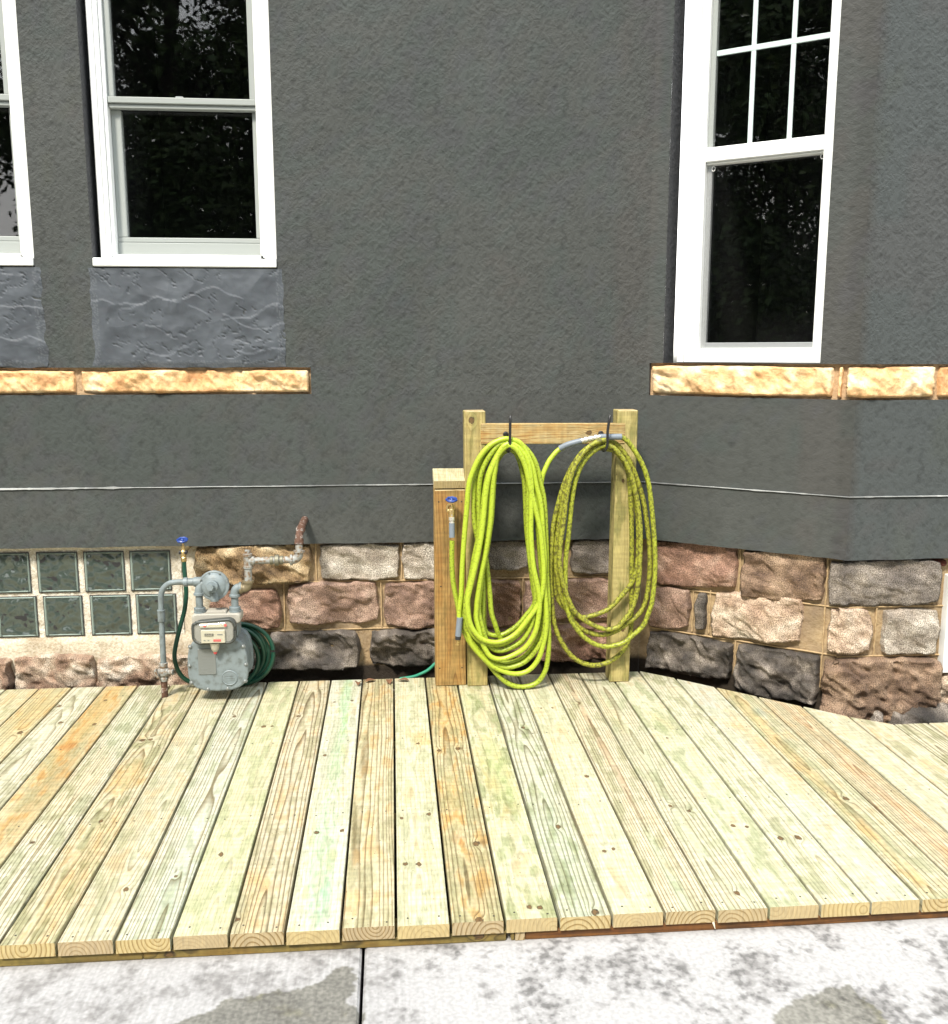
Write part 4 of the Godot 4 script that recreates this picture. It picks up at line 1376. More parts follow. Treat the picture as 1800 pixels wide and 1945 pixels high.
# ---------------------------------------------------------------- hose rack and tap post
func make_rack() -> void:
	var rack := thing("hose_rack", "pale pine frame of two posts and a rail holding both hoses", "hose rack", V(0.68, 0, 4.13))
	var pine := timber(wood_tex(411, {"early": Color(0.88, 0.80, 0.52), "late": Color(0.66, 0.56, 0.30), "contrast": 0.55, "ring": 8.1, "d0": 60.0, "tilt": 0.01, "green": 0.7, "bleach": 0.2, "knots": [[-14, 1200, 11]]}))
	var pine2 := timber(wood_tex(412, {"early": Color(0.90, 0.83, 0.54), "late": Color(0.68, 0.60, 0.32), "contrast": 0.5, "ring": 9.5, "d0": 40.0, "tilt": -0.012, "green": 0.8, "bleach": 0.3, "knots": [[10, 260, 9], [-12, 930, 6]]}))
	var rail_m := timber(wood_tex(413, {"early": Color(0.92, 0.80, 0.54), "late": Color(0.66, 0.46, 0.22), "contrast": 0.85, "ring": 9.5, "d0": 12.0, "tilt": 0.008, "tan": 0.7, "green": 0.0, "knots": [[4, 480, 10], [10, 700, 8]]}))
	for e in [[0.3600, 0.011, pine], [1.0165, -0.006, pine2]]:
		var b := Basis(Vector3.BACK, e[1])
		var sh := Shape.new()
		box(sh, V(e[0], 0.616, 4.1295), Vector3(0.091, 1.232, 0.089), 0.004, b, board_uv(1, 0.62, 0.0))
		put("post", sh.mesh(e[2]), rack)
	var rl := Shape.new()
	box(rl, V(0.694, 1.132, 4.100), Vector3(0.632, 0.089, 0.0385), 0.003, Basis(Vector3.BACK, -0.004), board_uv(0, 0.32))
	put("rail", rl.mesh(rail_m), rack)
	for h in [[0.490, 1.128, 0.0], [0.905, 1.128, 0.006]]:
		var x: float = h[0]
		var t: float = h[2]
		var hk := Shape.new()
		lathe(hk, V(x - 0.004, h[1] + 0.004, 4.081), Vector3(0, 0, 1), [Vector2(0.0, 0.0), Vector2(0.012, 0.0), Vector2(0.012, 0.006), Vector2(0.008, 0.010), Vector2(0, 0.011)], 14)
		tube(hk, smooth_path([V(x, h[1], 4.082), V(x, h[1] - 0.02, 4.072), V(x - 0.001, 1.086, 4.062), V(x - 0.003, 1.070, 4.03), V(x - 0.004 - t, 1.066, 4.0), V(x - 0.002 - t, 1.070, 3.975), V(x, 1.09, 3.966), V(x + 0.001, 1.15, 3.968), V(x + 0.002 + t, 1.20, 3.972), V(x + 0.003 + t * 1.6, 1.216, 3.978)], 5), 0.0058, 9)
		put("hook", hk.mesh(M.black_iron), rack)

func wheel(sh: Shape, at: Vector3, axis: Vector3, r: float) -> void:
	# lobed hand wheel with a dished face and spokes
	var a := axis.normalized()
	lathe(sh, at, a, [Vector2(r * 0.62, -0.002), Vector2(r * 0.86, -0.005), Vector2(r, -0.001), Vector2(r, 0.003), Vector2(r * 0.86, 0.006), Vector2(r * 0.66, 0.003), Vector2(r * 0.62, -0.002)], 42, Color.WHITE, false, 7, 0.13)
	lathe(sh, at, a, [Vector2(0, -0.006), Vector2(r * 0.30, -0.006), Vector2(r * 0.26, 0.004), Vector2(r * 0.15, 0.007), Vector2(0, 0.007)], 14)
	var side := a.cross(Vector3.RIGHT if absf(a.x) < 0.9 else Vector3.UP).normalized()
	for i in 4:
		var d := side.rotated(a, TAU * i / 4.0 + 0.4)
		tube(sh, PackedVector3Array([at + d * r * 0.2, at + d * r * 0.75]), 0.0035, 6)

func coupling(sh: Shape, a: Vector3, b: Vector3, r: float) -> void:
	lathe(sh, a, b - a, [Vector2(0, 0), Vector2(r, 0), Vector2(r, 0.16), Vector2(r * 0.78, 0.19), Vector2(r * 0.78, 0.27), Vector2(r * 1.12, 0.30), Vector2(r * 1.12, 0.62), Vector2(r * 0.8, 0.65), Vector2(r * 0.8, 0.72), Vector2(r * 1.02, 0.75), Vector2(r * 1.02, 1.0), Vector2(0, 1.0)], 12, Color.WHITE, true, 6, 0.08)

func make_tap_post() -> void:
	var t := thing("tap_post", "brown boxed timber post with slanted cap and tap, left of the hose rack", "post", V(0.246, 0, 4.16))
	var orange := timber(wood_tex(421, {"early": Color(0.84, 0.68, 0.40), "late": Color(0.60, 0.43, 0.20), "contrast": 0.8, "ring": 10.8, "d0": 9.0, "tilt": 0.02, "tan": 0.4, "green": 0.0, "bleach": 0.15, "cx": 18.0, "stains": [[10, 300, 40, 160, Color(0.75, 0.62, 0.5), 0.6], [-30, 700, 40, 300, Color(0.85, 0.72, 0.6), 0.5]]}))
	var cap_m := timber(wood_tex(422, {"early": Color(0.97, 0.93, 0.76), "late": Color(0.78, 0.68, 0.46), "contrast": 0.6, "ring": 6.8, "d0": 20.0, "tan": 0.2, "green": 0.0, "bleach": 0.6}))
	var side_m := timber(wood_tex(423, {"early": Color(0.92, 0.76, 0.46), "late": Color(0.70, 0.52, 0.26), "contrast": 0.5, "tan": 0.5, "green": 0.0}))
	var lean := Basis(Vector3.BACK, 0.002)
	var f := Shape.new()
	box(f, V(0.2465, 0.4455, 4.119), Vector3(0.136, 0.889, 0.037), 0.003, lean, board_uv(1, 0.45))
	put("front_board", f.mesh(orange), t)
	for x in [0.1975, 0.296]:
		var s := Shape.new()
		box(s, V(x, 0.46, 4.186), Vector3(0.036, 0.918, 0.0955), 0.003, lean, board_uv(1, 0.46, 0.3))
		put("side_board", s.mesh(side_m), t)
	var c := Shape.new()
	box(c, V(0.2455, 0.9325, 4.166), Vector3(0.139, 0.038, 0.138), 0.002, Basis(Vector3.RIGHT, 0.28), board_uv(2, 0.4))
	put("cap", c.mesh(cap_m), t)
	for q in [[0.197, 0.838], [0.297, 0.838], [0.204, 0.46], [0.197, 0.084], [0.297, 0.084]]:
		var s := Shape.new()
		lathe(s, V(q[0], q[1], 4.1002), Vector3.BACK, [Vector2(0.0032, -0.002), Vector2(0.0032, 0.0008), Vector2(0, 0.0004)], 8)
		put("screw", s.mesh(M.ink), t)
	var tap := part_group("tap", t)
	var b := Shape.new()
	pipe(b, V(0.249, 0.800, 4.10), V(0.249, 0.800, 4.045), 0.011)
	lathe(b, V(0.249, 0.812, 4.102), Vector3(0, 0, 1), [Vector2(0, 0), Vector2(0.021, 0), Vector2(0.021, 0.004), Vector2(0.012, 0.006)], 16)
	lathe(b, V(0.249, 0.782, 4.036), Vector3.UP, [Vector2(0.011, 0), Vector2(0.0135, 0.006), Vector2(0.0145, 0.02), Vector2(0.012, 0.032), Vector2(0.0085, 0.036), Vector2(0.0085, 0.052), Vector2(0.004, 0.054), Vector2(0.004, 0.072)], 14)
	lathe(b, V(0.237, 0.808, 4.040), Vector3(-0.8, 0.3, 0.5), [Vector2(0.008, 0), Vector2(0.009, 0.006), Vector2(0.006, 0.010), Vector2(0, 0.011)], 10)
	put("valve_body", b.mesh(M.brass), tap)
	var w := Shape.new()
	wheel(w, V(0.249, 0.857, 4.034), Vector3(0.0, 1.0, 0.28), 0.027)
	put("hand_wheel", w.mesh(M.blue), tap)

# ---------------------------------------------------------------- hoses
const LIME_RUNS := {
	"free": [[0.273,0.268,4.004], [0.278,0.331,4.005], [0.279,0.366,4.007], [0.284,0.409,4.008], [0.288,0.451,4.008], [0.293,0.581,4.008], [0.302,0.710,4.008], [0.311,0.813,4.007], [0.321,0.926,4.005], [0.343,0.994,4.004], [0.367,1.043,4.002], [0.398,1.081,4.000], [0.431,1.105,3.999], [0.469,1.119,3.997], [0.502,1.116,3.995], [0.538,1.101,3.994], [0.565,1.058,3.993], [0.591,0.997,3.992], [0.607,0.925,3.992], [0.629,0.834,3.992], [0.639,0.708,3.993], [0.648,0.603,3.994], [0.647,0.498,3.995], [0.655,0.415,3.997], [0.661,0.331,3.999], [0.658,0.271,4.001], [0.647,0.211,4.002], [0.627,0.146,4.004], [0.586,0.096,4.006], [0.530,0.080,4.007], [0.471,0.094,4.008], [0.418,0.124,4.008], [0.362,0.181,4.008], [0.332,0.225,4.007], [0.318,0.278,4.007]],
	"feed": [[0.250,0.679,4.029], [0.249,0.602,4.030], [0.251,0.532,4.032], [0.258,0.473,4.033], [0.272,0.402,4.033], [0.285,0.331,4.033], [0.306,0.261,4.033], [0.343,0.198,4.032], [0.408,0.124,4.030], [0.446,0.075,4.029], [0.499,0.028,4.027], [0.561,0.012,4.025], [0.624,0.030,4.024], [0.662,0.086,4.022], [0.674,0.166,4.020], [0.675,0.246,4.019], [0.671,0.328,4.018], [0.671,0.407,4.017], [0.663,0.520,4.017], [0.660,0.624,4.017], [0.649,0.830,4.018], [0.632,0.921,4.019], [0.608,1.012,4.020], [0.578,1.062,4.022], [0.542,1.095,4.024], [0.504,1.111,4.026], [0.468,1.107,4.027], [0.423,1.082,4.029], [0.385,1.040,4.031], [0.363,0.990,4.032], [0.347,0.922,4.033], [0.344,0.854,4.033], [0.345,0.785,4.033], [0.350,0.739,4.032], [0.359,0.693,4.032]],
	"mid": [[0.487,1.102,3.978], [0.463,1.087,3.979], [0.438,1.043,3.980], [0.428,0.985,3.982], [0.421,0.928,3.984], [0.413,0.792,3.986], [0.407,0.737,3.988], [0.391,0.634,3.990], [0.371,0.532,3.991], [0.356,0.427,3.992], [0.352,0.376,3.993], [0.351,0.340,3.993], [0.363,0.288,3.992], [0.377,0.236,3.991], [0.390,0.205,3.990], [0.415,0.169,3.988], [0.461,0.157,3.986], [0.519,0.177,3.984], [0.569,0.212,3.982], [0.607,0.274,3.980], [0.621,0.340,3.979], [0.626,0.418,3.978], [0.614,0.491,3.977], [0.595,0.582,3.977], [0.585,0.711,3.978], [0.585,0.837,3.979], [0.585,0.927,3.980], [0.571,1.017,3.982], [0.544,1.066,3.984], [0.515,1.093,3.986], [0.488,1.101,3.988]],
	"low": [[0.481,1.107,4.003], [0.443,1.089,4.004], [0.410,1.047,4.005], [0.392,1.016,4.007], [0.374,0.971,4.008], [0.366,0.914,4.010], [0.364,0.834,4.012], [0.366,0.765,4.014], [0.362,0.696,4.016], [0.344,0.604,4.017], [0.328,0.511,4.018], [0.310,0.429,4.018], [0.298,0.363,4.018], [0.302,0.308,4.017], [0.323,0.256,4.016], [0.362,0.191,4.015], [0.395,0.150,4.013], [0.432,0.127,4.011], [0.490,0.110,4.009], [0.560,0.130,4.007], [0.612,0.182,4.005], [0.642,0.237,4.004], [0.651,0.278,4.003], [0.657,0.359,4.002], [0.653,0.461,4.002], [0.640,0.601,4.002], [0.629,0.717,4.003], [0.615,0.832,4.004], [0.596,0.935,4.006], [0.577,1.014,4.008], [0.552,1.059,4.010], [0.518,1.092,4.012], [0.482,1.106,4.014]],
	"front": [[0.483,1.093,3.981], [0.452,1.067,3.980], [0.425,1.019,3.978], [0.403,0.963,3.976], [0.389,0.885,3.974], [0.382,0.807,3.972], [0.373,0.728,3.970], [0.360,0.648,3.968], [0.340,0.557,3.967], [0.324,0.488,3.967], [0.312,0.430,3.967], [0.315,0.372,3.968], [0.324,0.324,3.969], [0.345,0.283,3.971], [0.376,0.253,3.973], [0.428,0.237,3.975], [0.478,0.246,3.977], [0.529,0.278,3.979], [0.580,0.341,3.981], [0.616,0.391,3.982], [0.634,0.438,3.983], [0.643,0.512,3.983], [0.639,0.606,3.983], [0.626,0.721,3.981], [0.600,0.836,3.980], [0.576,0.927,3.978], [0.557,1.006,3.976], [0.529,1.063,3.974], [0.504,1.087,3.972], [0.482,1.094,3.970]],
	"inner": [[0.501,1.072,4.056], [0.465,1.050,4.055], [0.433,1.010,4.053], [0.412,0.953,4.051], [0.403,0.897,4.048], [0.394,0.828,4.046], [0.390,0.737,4.044], [0.392,0.655,4.043], [0.401,0.574,4.042], [0.407,0.520,4.042], [0.415,0.441,4.042], [0.423,0.353,4.043], [0.439,0.300,4.045], [0.458,0.243,4.047], [0.483,0.203,4.049], [0.513,0.187,4.051], [0.561,0.212,4.053], [0.584,0.252,4.055], [0.600,0.304,4.057], [0.616,0.357,4.058], [0.618,0.404,4.058], [0.608,0.467,4.058], [0.592,0.591,4.057], [0.577,0.722,4.055], [0.571,0.825,4.053], [0.566,0.917,4.051], [0.551,0.991,4.049], [0.530,1.048,4.047], [0.500,1.074,4.045]],
	"rear": [[0.509,1.083,4.064], [0.480,1.067,4.066], [0.453,1.031,4.066], [0.430,0.986,4.066], [0.416,0.929,4.066], [0.410,0.848,4.066], [0.403,0.756,4.066], [0.399,0.639,4.064], [0.394,0.522,4.062], [0.391,0.428,4.059], [0.389,0.324,4.057], [0.394,0.276,4.055], [0.410,0.252,4.053], [0.448,0.244,4.052], [0.487,0.253,4.052], [0.539,0.288,4.052], [0.578,0.332,4.054], [0.611,0.377,4.055], [0.622,0.433,4.057], [0.617,0.518,4.060], [0.603,0.589,4.062], [0.588,0.706,4.064], [0.585,0.823,4.066], [0.579,0.915,4.066], [0.562,0.996,4.066], [0.537,1.057,4.066], [0.509,1.083,4.066]],
}
const DIRTY_RUNS := {
	"outer": [[0.973,1.123,4.016], [0.995,1.111,4.015], [1.014,1.091,4.013], [1.044,1.050,4.011], [1.075,0.995,4.009], [1.097,0.931,4.007], [1.110,0.858,4.005], [1.127,0.721,4.003], [1.138,0.588,4.002], [1.138,0.498,4.002], [1.130,0.398,4.002], [1.117,0.348,4.003], [1.095,0.290,4.004], [1.051,0.245,4.006], [1.006,0.209,4.008], [0.948,0.194,4.010], [0.896,0.199,4.012], [0.841,0.230,4.014], [0.796,0.280,4.016], [0.765,0.336,4.017], [0.750,0.402,4.018], [0.745,0.478,4.018], [0.745,0.592,4.018], [0.756,0.710,4.016], [0.765,0.828,4.015], [0.777,0.919,4.013], [0.800,0.992,4.011], [0.833,1.041,4.009], [0.875,1.076,4.007], [0.909,1.088,4.005]],
	"inside": [[0.902,1.089,3.994], [0.936,1.080,3.993], [0.966,1.050,3.992], [0.997,1.007,3.992], [1.022,0.948,3.992], [1.042,0.874,3.993], [1.056,0.805,3.995], [1.067,0.709,3.996], [1.069,0.590,3.999], [1.067,0.500,4.001], [1.056,0.416,4.003], [1.035,0.354,4.005], [1.003,0.309,4.006], [0.975,0.280,4.007], [0.929,0.273,4.008], [0.878,0.290,4.008], [0.823,0.323,4.007], [0.783,0.362,4.006], [0.761,0.406,4.005], [0.741,0.459,4.003], [0.724,0.518,4.000], [0.713,0.596,3.998], [0.720,0.694,3.996], [0.730,0.775,3.995], [0.740,0.878,3.993], [0.759,0.966,3.992], [0.789,1.031,3.992], [0.835,1.085,3.992], [0.878,1.107,3.993], [0.906,1.111,3.995]],
	"right": [[0.916,1.105,4.036], [0.955,1.094,4.035], [0.990,1.059,4.033], [1.021,1.014,4.031], [1.052,0.943,4.029], [1.077,0.869,4.027], [1.094,0.795,4.025], [1.113,0.673,4.024], [1.120,0.584,4.023], [1.120,0.494,4.022], [1.109,0.405,4.022], [1.091,0.354,4.023], [1.062,0.320,4.024], [1.024,0.291,4.025], [0.980,0.260,4.027], [0.934,0.244,4.029], [0.890,0.244,4.031], [0.845,0.258,4.033], [0.808,0.284,4.035], [0.771,0.335,4.036], [0.737,0.402,4.037], [0.720,0.469,4.038], [0.707,0.545,4.038], [0.705,0.628,4.037], [0.713,0.721,4.036], [0.725,0.803,4.035], [0.740,0.895,4.033], [0.763,0.975,4.031], [0.798,1.041,4.029], [0.848,1.084,4.027], [0.911,1.099,4.025]],
	"low": [[0.922,1.084,4.043], [0.974,1.061,4.044], [1.003,1.019,4.045], [1.022,0.947,4.047], [1.032,0.866,4.049], [1.040,0.749,4.051], [1.046,0.609,4.053], [1.049,0.463,4.055], [1.053,0.342,4.057], [1.053,0.256,4.058], [1.040,0.196,4.058], [1.020,0.157,4.058], [0.990,0.128,4.057], [0.944,0.102,4.056], [0.892,0.093,4.054], [0.836,0.106,4.052], [0.790,0.136,4.050], [0.752,0.184,4.048], [0.717,0.251,4.046], [0.699,0.320,4.044], [0.688,0.426,4.043], [0.682,0.526,4.042], [0.685,0.618,4.042], [0.693,0.737,4.043], [0.714,0.836,4.044], [0.741,0.928,4.045], [0.780,1.007,4.047], [0.830,1.061,4.049], [0.883,1.083,4.051], [0.925,1.083,4.053]],
	"cross": [[0.920,1.068,4.061], [0.962,1.055,4.060], [0.999,1.015,4.058], [1.031,0.946,4.055], [1.054,0.865,4.053], [1.068,0.760,4.051], [1.073,0.655,4.049], [1.070,0.560,4.048], [1.058,0.494,4.047], [1.035,0.451,4.047], [0.996,0.404,4.048], [0.953,0.358,4.050], [0.908,0.335,4.052], [0.848,0.318,4.054], [0.817,0.321,4.056], [0.777,0.343,4.059], [0.737,0.377,4.061], [0.708,0.433,4.062], [0.697,0.528,4.063], [0.698,0.623,4.063], [0.708,0.717,4.062], [0.725,0.810,4.061], [0.745,0.891,4.059], [0.773,0.972,4.057], [0.811,1.034,4.055], [0.860,1.070,4.052], [0.917,1.070,4.050]],
	"lead": [[0.733,1.076,4.049], [0.715,1.066,4.053], [0.701,1.055,4.052], [0.672,1.020,4.048], [0.653,0.984,4.042], [0.641,0.953,4.038], [0.635,0.907,4.037], [0.636,0.849,4.041], [0.642,0.767,4.046], [0.652,0.661,4.051], [0.658,0.543,4.053]],
}


func run(pts: Array) -> PackedVector3Array:
	var p := []
	for q in pts:
		p.append(V(q[0], q[1], q[2]))
	return smooth_path(p, 6)

func make_hoses() -> void:
	var a := thing("garden_hose", "clean bright lime hose coiled thickly on the left hook of the rack", "hose", V(0.49, 0.02, 4.03), "lime hoses on the rack")
	for k in LIME_RUNS:
		var sh := Shape.new()
		tube(sh, run(LIME_RUNS[k]), 0.0112, 11, Color.WHITE, true, null, 2.4)
		put("hose_loop", sh.mesh(M.lime_soiled if k in ["low", "rear", "inner", "feed"] else M.lime), a)
	for e in [["mid", 0.90, 0.965, 0.016], ["low", 0.95, 0.985, 0.018], ["front", 1.04, 1.02, 0.02], ["rear", 1.05, 1.05, -0.012]]:
		var pts := []
		for q in LIME_RUNS[e[0]]:
			pts.append([0.478 + (q[0] - 0.478) * e[1], maxf(0.013, 1.085 - (1.085 - q[1]) * e[2]), q[2] + e[3]])
		var sh := Shape.new()
		tube(sh, run(pts), 0.0110, 11, Color.WHITE, true, null, 2.4)
		put("hose_loop", sh.mesh(M.lime_soiled), a)
	var s1 := Shape.new()
	pipe(s1, V(0.2495, 0.694, 4.028), V(0.2495, 0.756, 4.032), 0.0125)
	put("grey_sleeve", s1.mesh(M.sleeve), a)
	var c1 := Shape.new()
	coupling(c1, V(0.2495, 0.754, 4.032), V(0.249, 0.799, 4.035), 0.0125)
	put("coupling", c1.mesh(M.bright_metal), a)
	var s2 := Shape.new()
	pipe(s2, V(0.281, 0.345, 4.0), V(0.2735, 0.262, 4.0), 0.0135)
	put("grey_sleeve", s2.mesh(M.sleeve), a)
	var c2 := Shape.new()
	pipe(c2, V(0.2735, 0.263, 4.0), V(0.272, 0.246, 4.0), 0.0125)
	put("black_collar", c2.mesh(M.black_rubber), a)
	var c3 := Shape.new()
	coupling(c3, V(0.272, 0.247, 4.0), V(0.270, 0.222, 4.0), 0.008)
	put("coupling", c3.mesh(M.brass), a)
	var d := thing("garden_hose", "grimy olive-stained hose coiled thinly on the right hook of the rack", "hose", V(0.89, 0.06, 4.03), "lime hoses on the rack")
	for k in DIRTY_RUNS:
		var sh := Shape.new()
		var clean: bool = k == "outer" or k == "lead"
		tube(sh, run(DIRTY_RUNS[k]), 0.0107, 11, Color.WHITE, true, null, 2.4)
		put("hose_loop", sh.mesh(M.lime if k == "lead" else (M.lime_mid if clean else M.lime_dirty)), d)
	var f1 := Shape.new()
	tube(f1, smooth_path([V(0.716, 1.072, 4.045), V(0.75, 1.090, 4.035), V(0.807, 1.107, 4.022)], 6), 0.0125, 12)
	put("grey_sleeve", f1.mesh(M.sleeve), d)
	var f2 := Shape.new()
	pipe(f2, V(0.882, 1.1235, 4.012), V(0.976, 1.1235, 4.008), 0.013)
	put("grey_sleeve", f2.mesh(M.sleeve), d)
	var cc := Shape.new()
	coupling(cc, V(0.805, 1.1065, 4.022), V(0.846, 1.116, 4.017), 0.0125)
	coupling(cc, V(0.884, 1.1235, 4.012), V(0.845, 1.1155, 4.017), 0.0125)
	put("coupling", cc.mesh(M.bright_metal), d)

# ---------------------------------------------------------------- gas meter
func elbow(sh: Shape, a: Vector3, corner: Vector3, b: Vector3, r: float, collar := true) -> void:
	var pts := PackedVector3Array()
	for i in 9:
		var t := i / 8.0
		pts.append(a.lerp(corner, t).lerp(corner.lerp(b, t), t))
	tube(sh, pts, r, 12)
	if collar:
		for e in [[a, corner], [b, corner]]:
			var d: Vector3 = (e[1] - e[0]).normalized()
			lathe(sh, e[0] - d * 0.003, d, [Vector2(0, 0), Vector2(r * 1.22, 0), Vector2(r * 1.22, 0.009), Vector2(r, 0.012)], 14)

func nut(sh: Shape, at: Vector3, axis: Vector3, r: float, h: float) -> void:
	lathe(sh, at - axis.normalized() * h * 0.5, axis.normalized(), [Vector2(0, 0), Vector2(r * 0.92, 0), Vector2(r, h * 0.12), Vector2(r, h * 0.88), Vector2(r * 0.92, h), Vector2(0, h)], 6)

func make_gas_meter() -> void:
	var g := thing("gas_meter", "grey cast gas meter with regulator and rusty pipes in front of the stone base", "gas meter", V(-0.755, 0.0, 4.06))
	var body := Shape.new()
	var outline := []
	for q in [[-0.627, 0.160], [-0.630, 0.205], [-0.637, 0.240], [-0.650, 0.266], [-0.674, 0.281], [-0.705, 0.287], [-0.800, 0.287], [-0.836, 0.281], [-0.858, 0.267], [-0.872, 0.242], [-0.879, 0.205], [-0.881, 0.160],
			[-0.880, 0.125], [-0.875, 0.100], [-0.864, 0.080], [-0.845, 0.064], [-0.815, 0.053], [-0.757, 0.049], [-0.697, 0.053], [-0.667, 0.064], [-0.645, 0.081], [-0.633, 0.100], [-0.628, 0.125]]:
		outline.append(Vector2(q[0], q[1]))
	prism(body, outline, 3.978, 4.000, 0.008)
	var inner := []
	for q in outline:
		inner.append(Vector2(-0.754, 0.168) + (q - Vector2(-0.754, 0.168)) * 0.955)
	prism(body, inner, 3.999, 4.125, 0.001)
	prism(body, outline, 4.124, 4.146, 0.006)
	prism(body, rounded(-0.755, 0.320, 0.088, 0.050, 0.02), 4.012, 4.09, 0.008)
	put("body", body.mesh(M.grey_paint), g)
	var neck := Shape.new()
	prism(neck, rounded(-0.757, 0.362, 0.102, 0.021, 0.014), 4.0, 4.088, 0.009)
	prism(neck, rounded(-0.757, 0.386, 0.042, 0.008, 0.006), 4.01, 4.07, 0.004)
	put("top_casting", neck.mesh(M.cast_beige), g)
	for q in [[-0.864, 0.250], [-0.645, 0.246], [-0.871, 0.167], [-0.637, 0.166], [-0.866, 0.092], [-0.642, 0.093], [-0.799, 0.062], [-0.716, 0.062]]:
		var b := Shape.new()
		lathe(b, V(q[0], q[1], 3.980), Vector3.BACK, [Vector2(0.0105, 0), Vector2(0.0105, 0.001), Vector2(0.0068, 0.0015), Vector2(0.006, 0.006), Vector2(0.0035, 0.008), Vector2(0, 0.008)], 10)
		put("bolt", b.mesh(M.tag), g)
	var tg := Shape.new()
	box(tg, V(-0.7975, 0.1835, 3.9765), Vector3(0.074, 0.114, 0.003), 0.0012)
	for i in 7:
		box(tg, V(-0.7975, 0.224 - i * 0.014, 3.9748), Vector3(0.052, 0.002, 0.0008), 0.0)
	for q in [[-0.829, 0.235], [-0.766, 0.235], [-0.829, 0.132], [-0.766, 0.132]]:
		lathe(tg, V(q[0], q[1], 3.9752), Vector3.BACK, [Vector2(0.0028, 0), Vector2(0.002, 0.0016), Vector2(0, 0.0018)], 8)
	put("maker_plate", tg.mesh(M.tag), g)
	var bd := Shape.new()
	lathe(bd, V(-0.7065, 0.109, 3.9785), Vector3.BACK, [Vector2(0.034, 0), Vector2(0.034, 0.003), Vector2(0.031, 0.005), Vector2(0.029, 0.003), Vector2(0, 0.003)], 32)
	for i in 3:
		box(bd, V(-0.7065, 0.119 - i * 0.010, 3.9750), Vector3([0.036, 0.044, 0.034][i], 0.0035, 0.0012), 0.0)
	put("round_badge", bd.mesh(M.grey_paint), g)
	# index: backing, counter panel and a clear cover in a dark rim
	var ix := part_group("index", g)
	var shape := rounded(-0.757, 0.324, 0.087, 0.050, 0.030, 6)
	for i in shape.size():       # the cover is stepped down at its top left
		if shape[i].x < -0.775 and shape[i].y > 0.36:
			shape[i].y -= 0.008
	var bk := Shape.new()
	prism(bk, shape, 3.952, 3.99, 0.004)
	put("index_case", bk.mesh(M.bezel), ix)
	var sm := []
	for q in shape:
		sm.append(Vector2(-0.757, 0.324) + (q - Vector2(-0.757, 0.324)) * 0.93)
	var bp := Shape.new()
	prism(bp, sm, 3.947, 3.953, 0.002)
	put("index_plate", bp.mesh(M.index_back), ix)
	var pn := Shape.new()
	box(pn, V(-0.760, 0.305, 3.940), Vector3(0.098, 0.056, 0.010), 0.002)
	box(pn, V(-0.760, 0.352, 3.944), Vector3(0.106, 0.020, 0.006), 0.002)
	put("counter_panel", pn.mesh(M.index_panel), ix)
	var ck := Shape.new()
	box(ck, V(-0.7755, 0.3135, 3.9338), Vector3(0.036, 0.0105, 0.0024), 0.0)
	put("counter_window", ck.mesh(M.ink), ix)
	var tm := TextMesh.new()
	tm.text = "0448"
	var ft := SystemFont.new()
	ft.font_names = PackedStringArray(["Droid Sans Mono"])
	tm.font = ft
	tm.font_size = 24
	tm.pixel_size = 0.00052
	tm.depth = 0.0006
	tm.material = M.index_panel
	var tx := put("counter_digits", tm, ix)
	tx.position = V(-0.7755, 0.3133, 3.9322)
	var rl := Shape.new()
	box(rl, V(-0.743, 0.2885, 3.9345), Vector3(0.031, 0.0095, 0.0016), 0.0)
	put("red_label", rl.mesh(M.red_dot), ix)
	for e in [[-0.795, 0.289, 0.008], [-0.779, 0.289, 0.008], [-0.731, 0.3135, 0.022]]:
		var sm2 := Shape.new()
		box(sm2, V(e[0], e[1], 3.9347), Vector3(e[2], 0.005, 0.0010), 0.0)
		put("printed_mark", sm2.mesh(M.tag), ix)
	for x in [-0.793, -0.708]:
		var rd := Shape.new()
		lathe(rd, V(x, 0.351, 3.9415), Vector3.BACK, [Vector2(0.0068, 0), Vector2(0.0055, 0.004), Vector2(0, 0.005)], 12)
		put("red_seal", rd.mesh(M.red_dot), ix)
	var cv := Shape.new()
	prism(cv, sm, 3.924, 3.9465, 0.010, Color.WHITE, false)
	put("clear_cover", cv.mesh(M.cover), ix)
	var rim := Shape.new()
	var rp := []
	for q in shape:
		rp.append(V(q.x, q.y, 3.946))
	tube(rim, smooth_path(rp, 2, true), 0.0055, 7)
	put("cover_rim", rim.mesh(M.bezel), ix)
	var cp := Shape.new()
	lathe(cp, V(-0.757, 0.232, 3.956), Vector3.UP, [Vector2(0, 0), Vector2(0.009, 0.002), Vector2(0.016, 0.014), Vector2(0.020, 0.034), Vector2(0.024, 0.042)], 18)
	lathe(cp, V(-0.757, 0.236, 3.956), Vector3(0, 1, 0.05), [Vector2(0.0, 0.0), Vector2(0.013, 0.004), Vector2(0.0135, 0.036)], 14)
	put("drive_housing", cp.mesh(M.cream), ix)
	var tip := Shape.new()
	lathe(tip, V(-0.757, 0.222, 3.956), Vector3.UP, [Vector2(0, 0), Vector2(0.006, 0.002), Vector2(0.008, 0.008), Vector2(0.007, 0.014)], 12)
	put("red_plug", tip.mesh(M.red_dot), ix)
	# regulator
	var rg := part_group("regulator", g)
	var ds := Shape.new()
	var ax := Vector3(-0.05, 0.10, 1.0)
	var rc := V(-0.765, 0.500, 4.045)
	lathe(ds, rc, ax, [Vector2(0.0, -0.02), Vector2(0.04, -0.02), Vector2(0.056, -0.008), Vector2(0.064, 0.0), Vector2(0.064, 0.012), Vector2(0.059, 0.014), Vector2(0.054, 0.014), Vector2(0.047, 0.021), Vector2(0.036, 0.026), Vector2(0.026, 0.029), Vector2(0.026, 0.052), Vector2(0.023, 0.055), Vector2(0.0, 0.055)], 36)
	put("diaphragm_case", ds.mesh(M.grey_paint), rg)
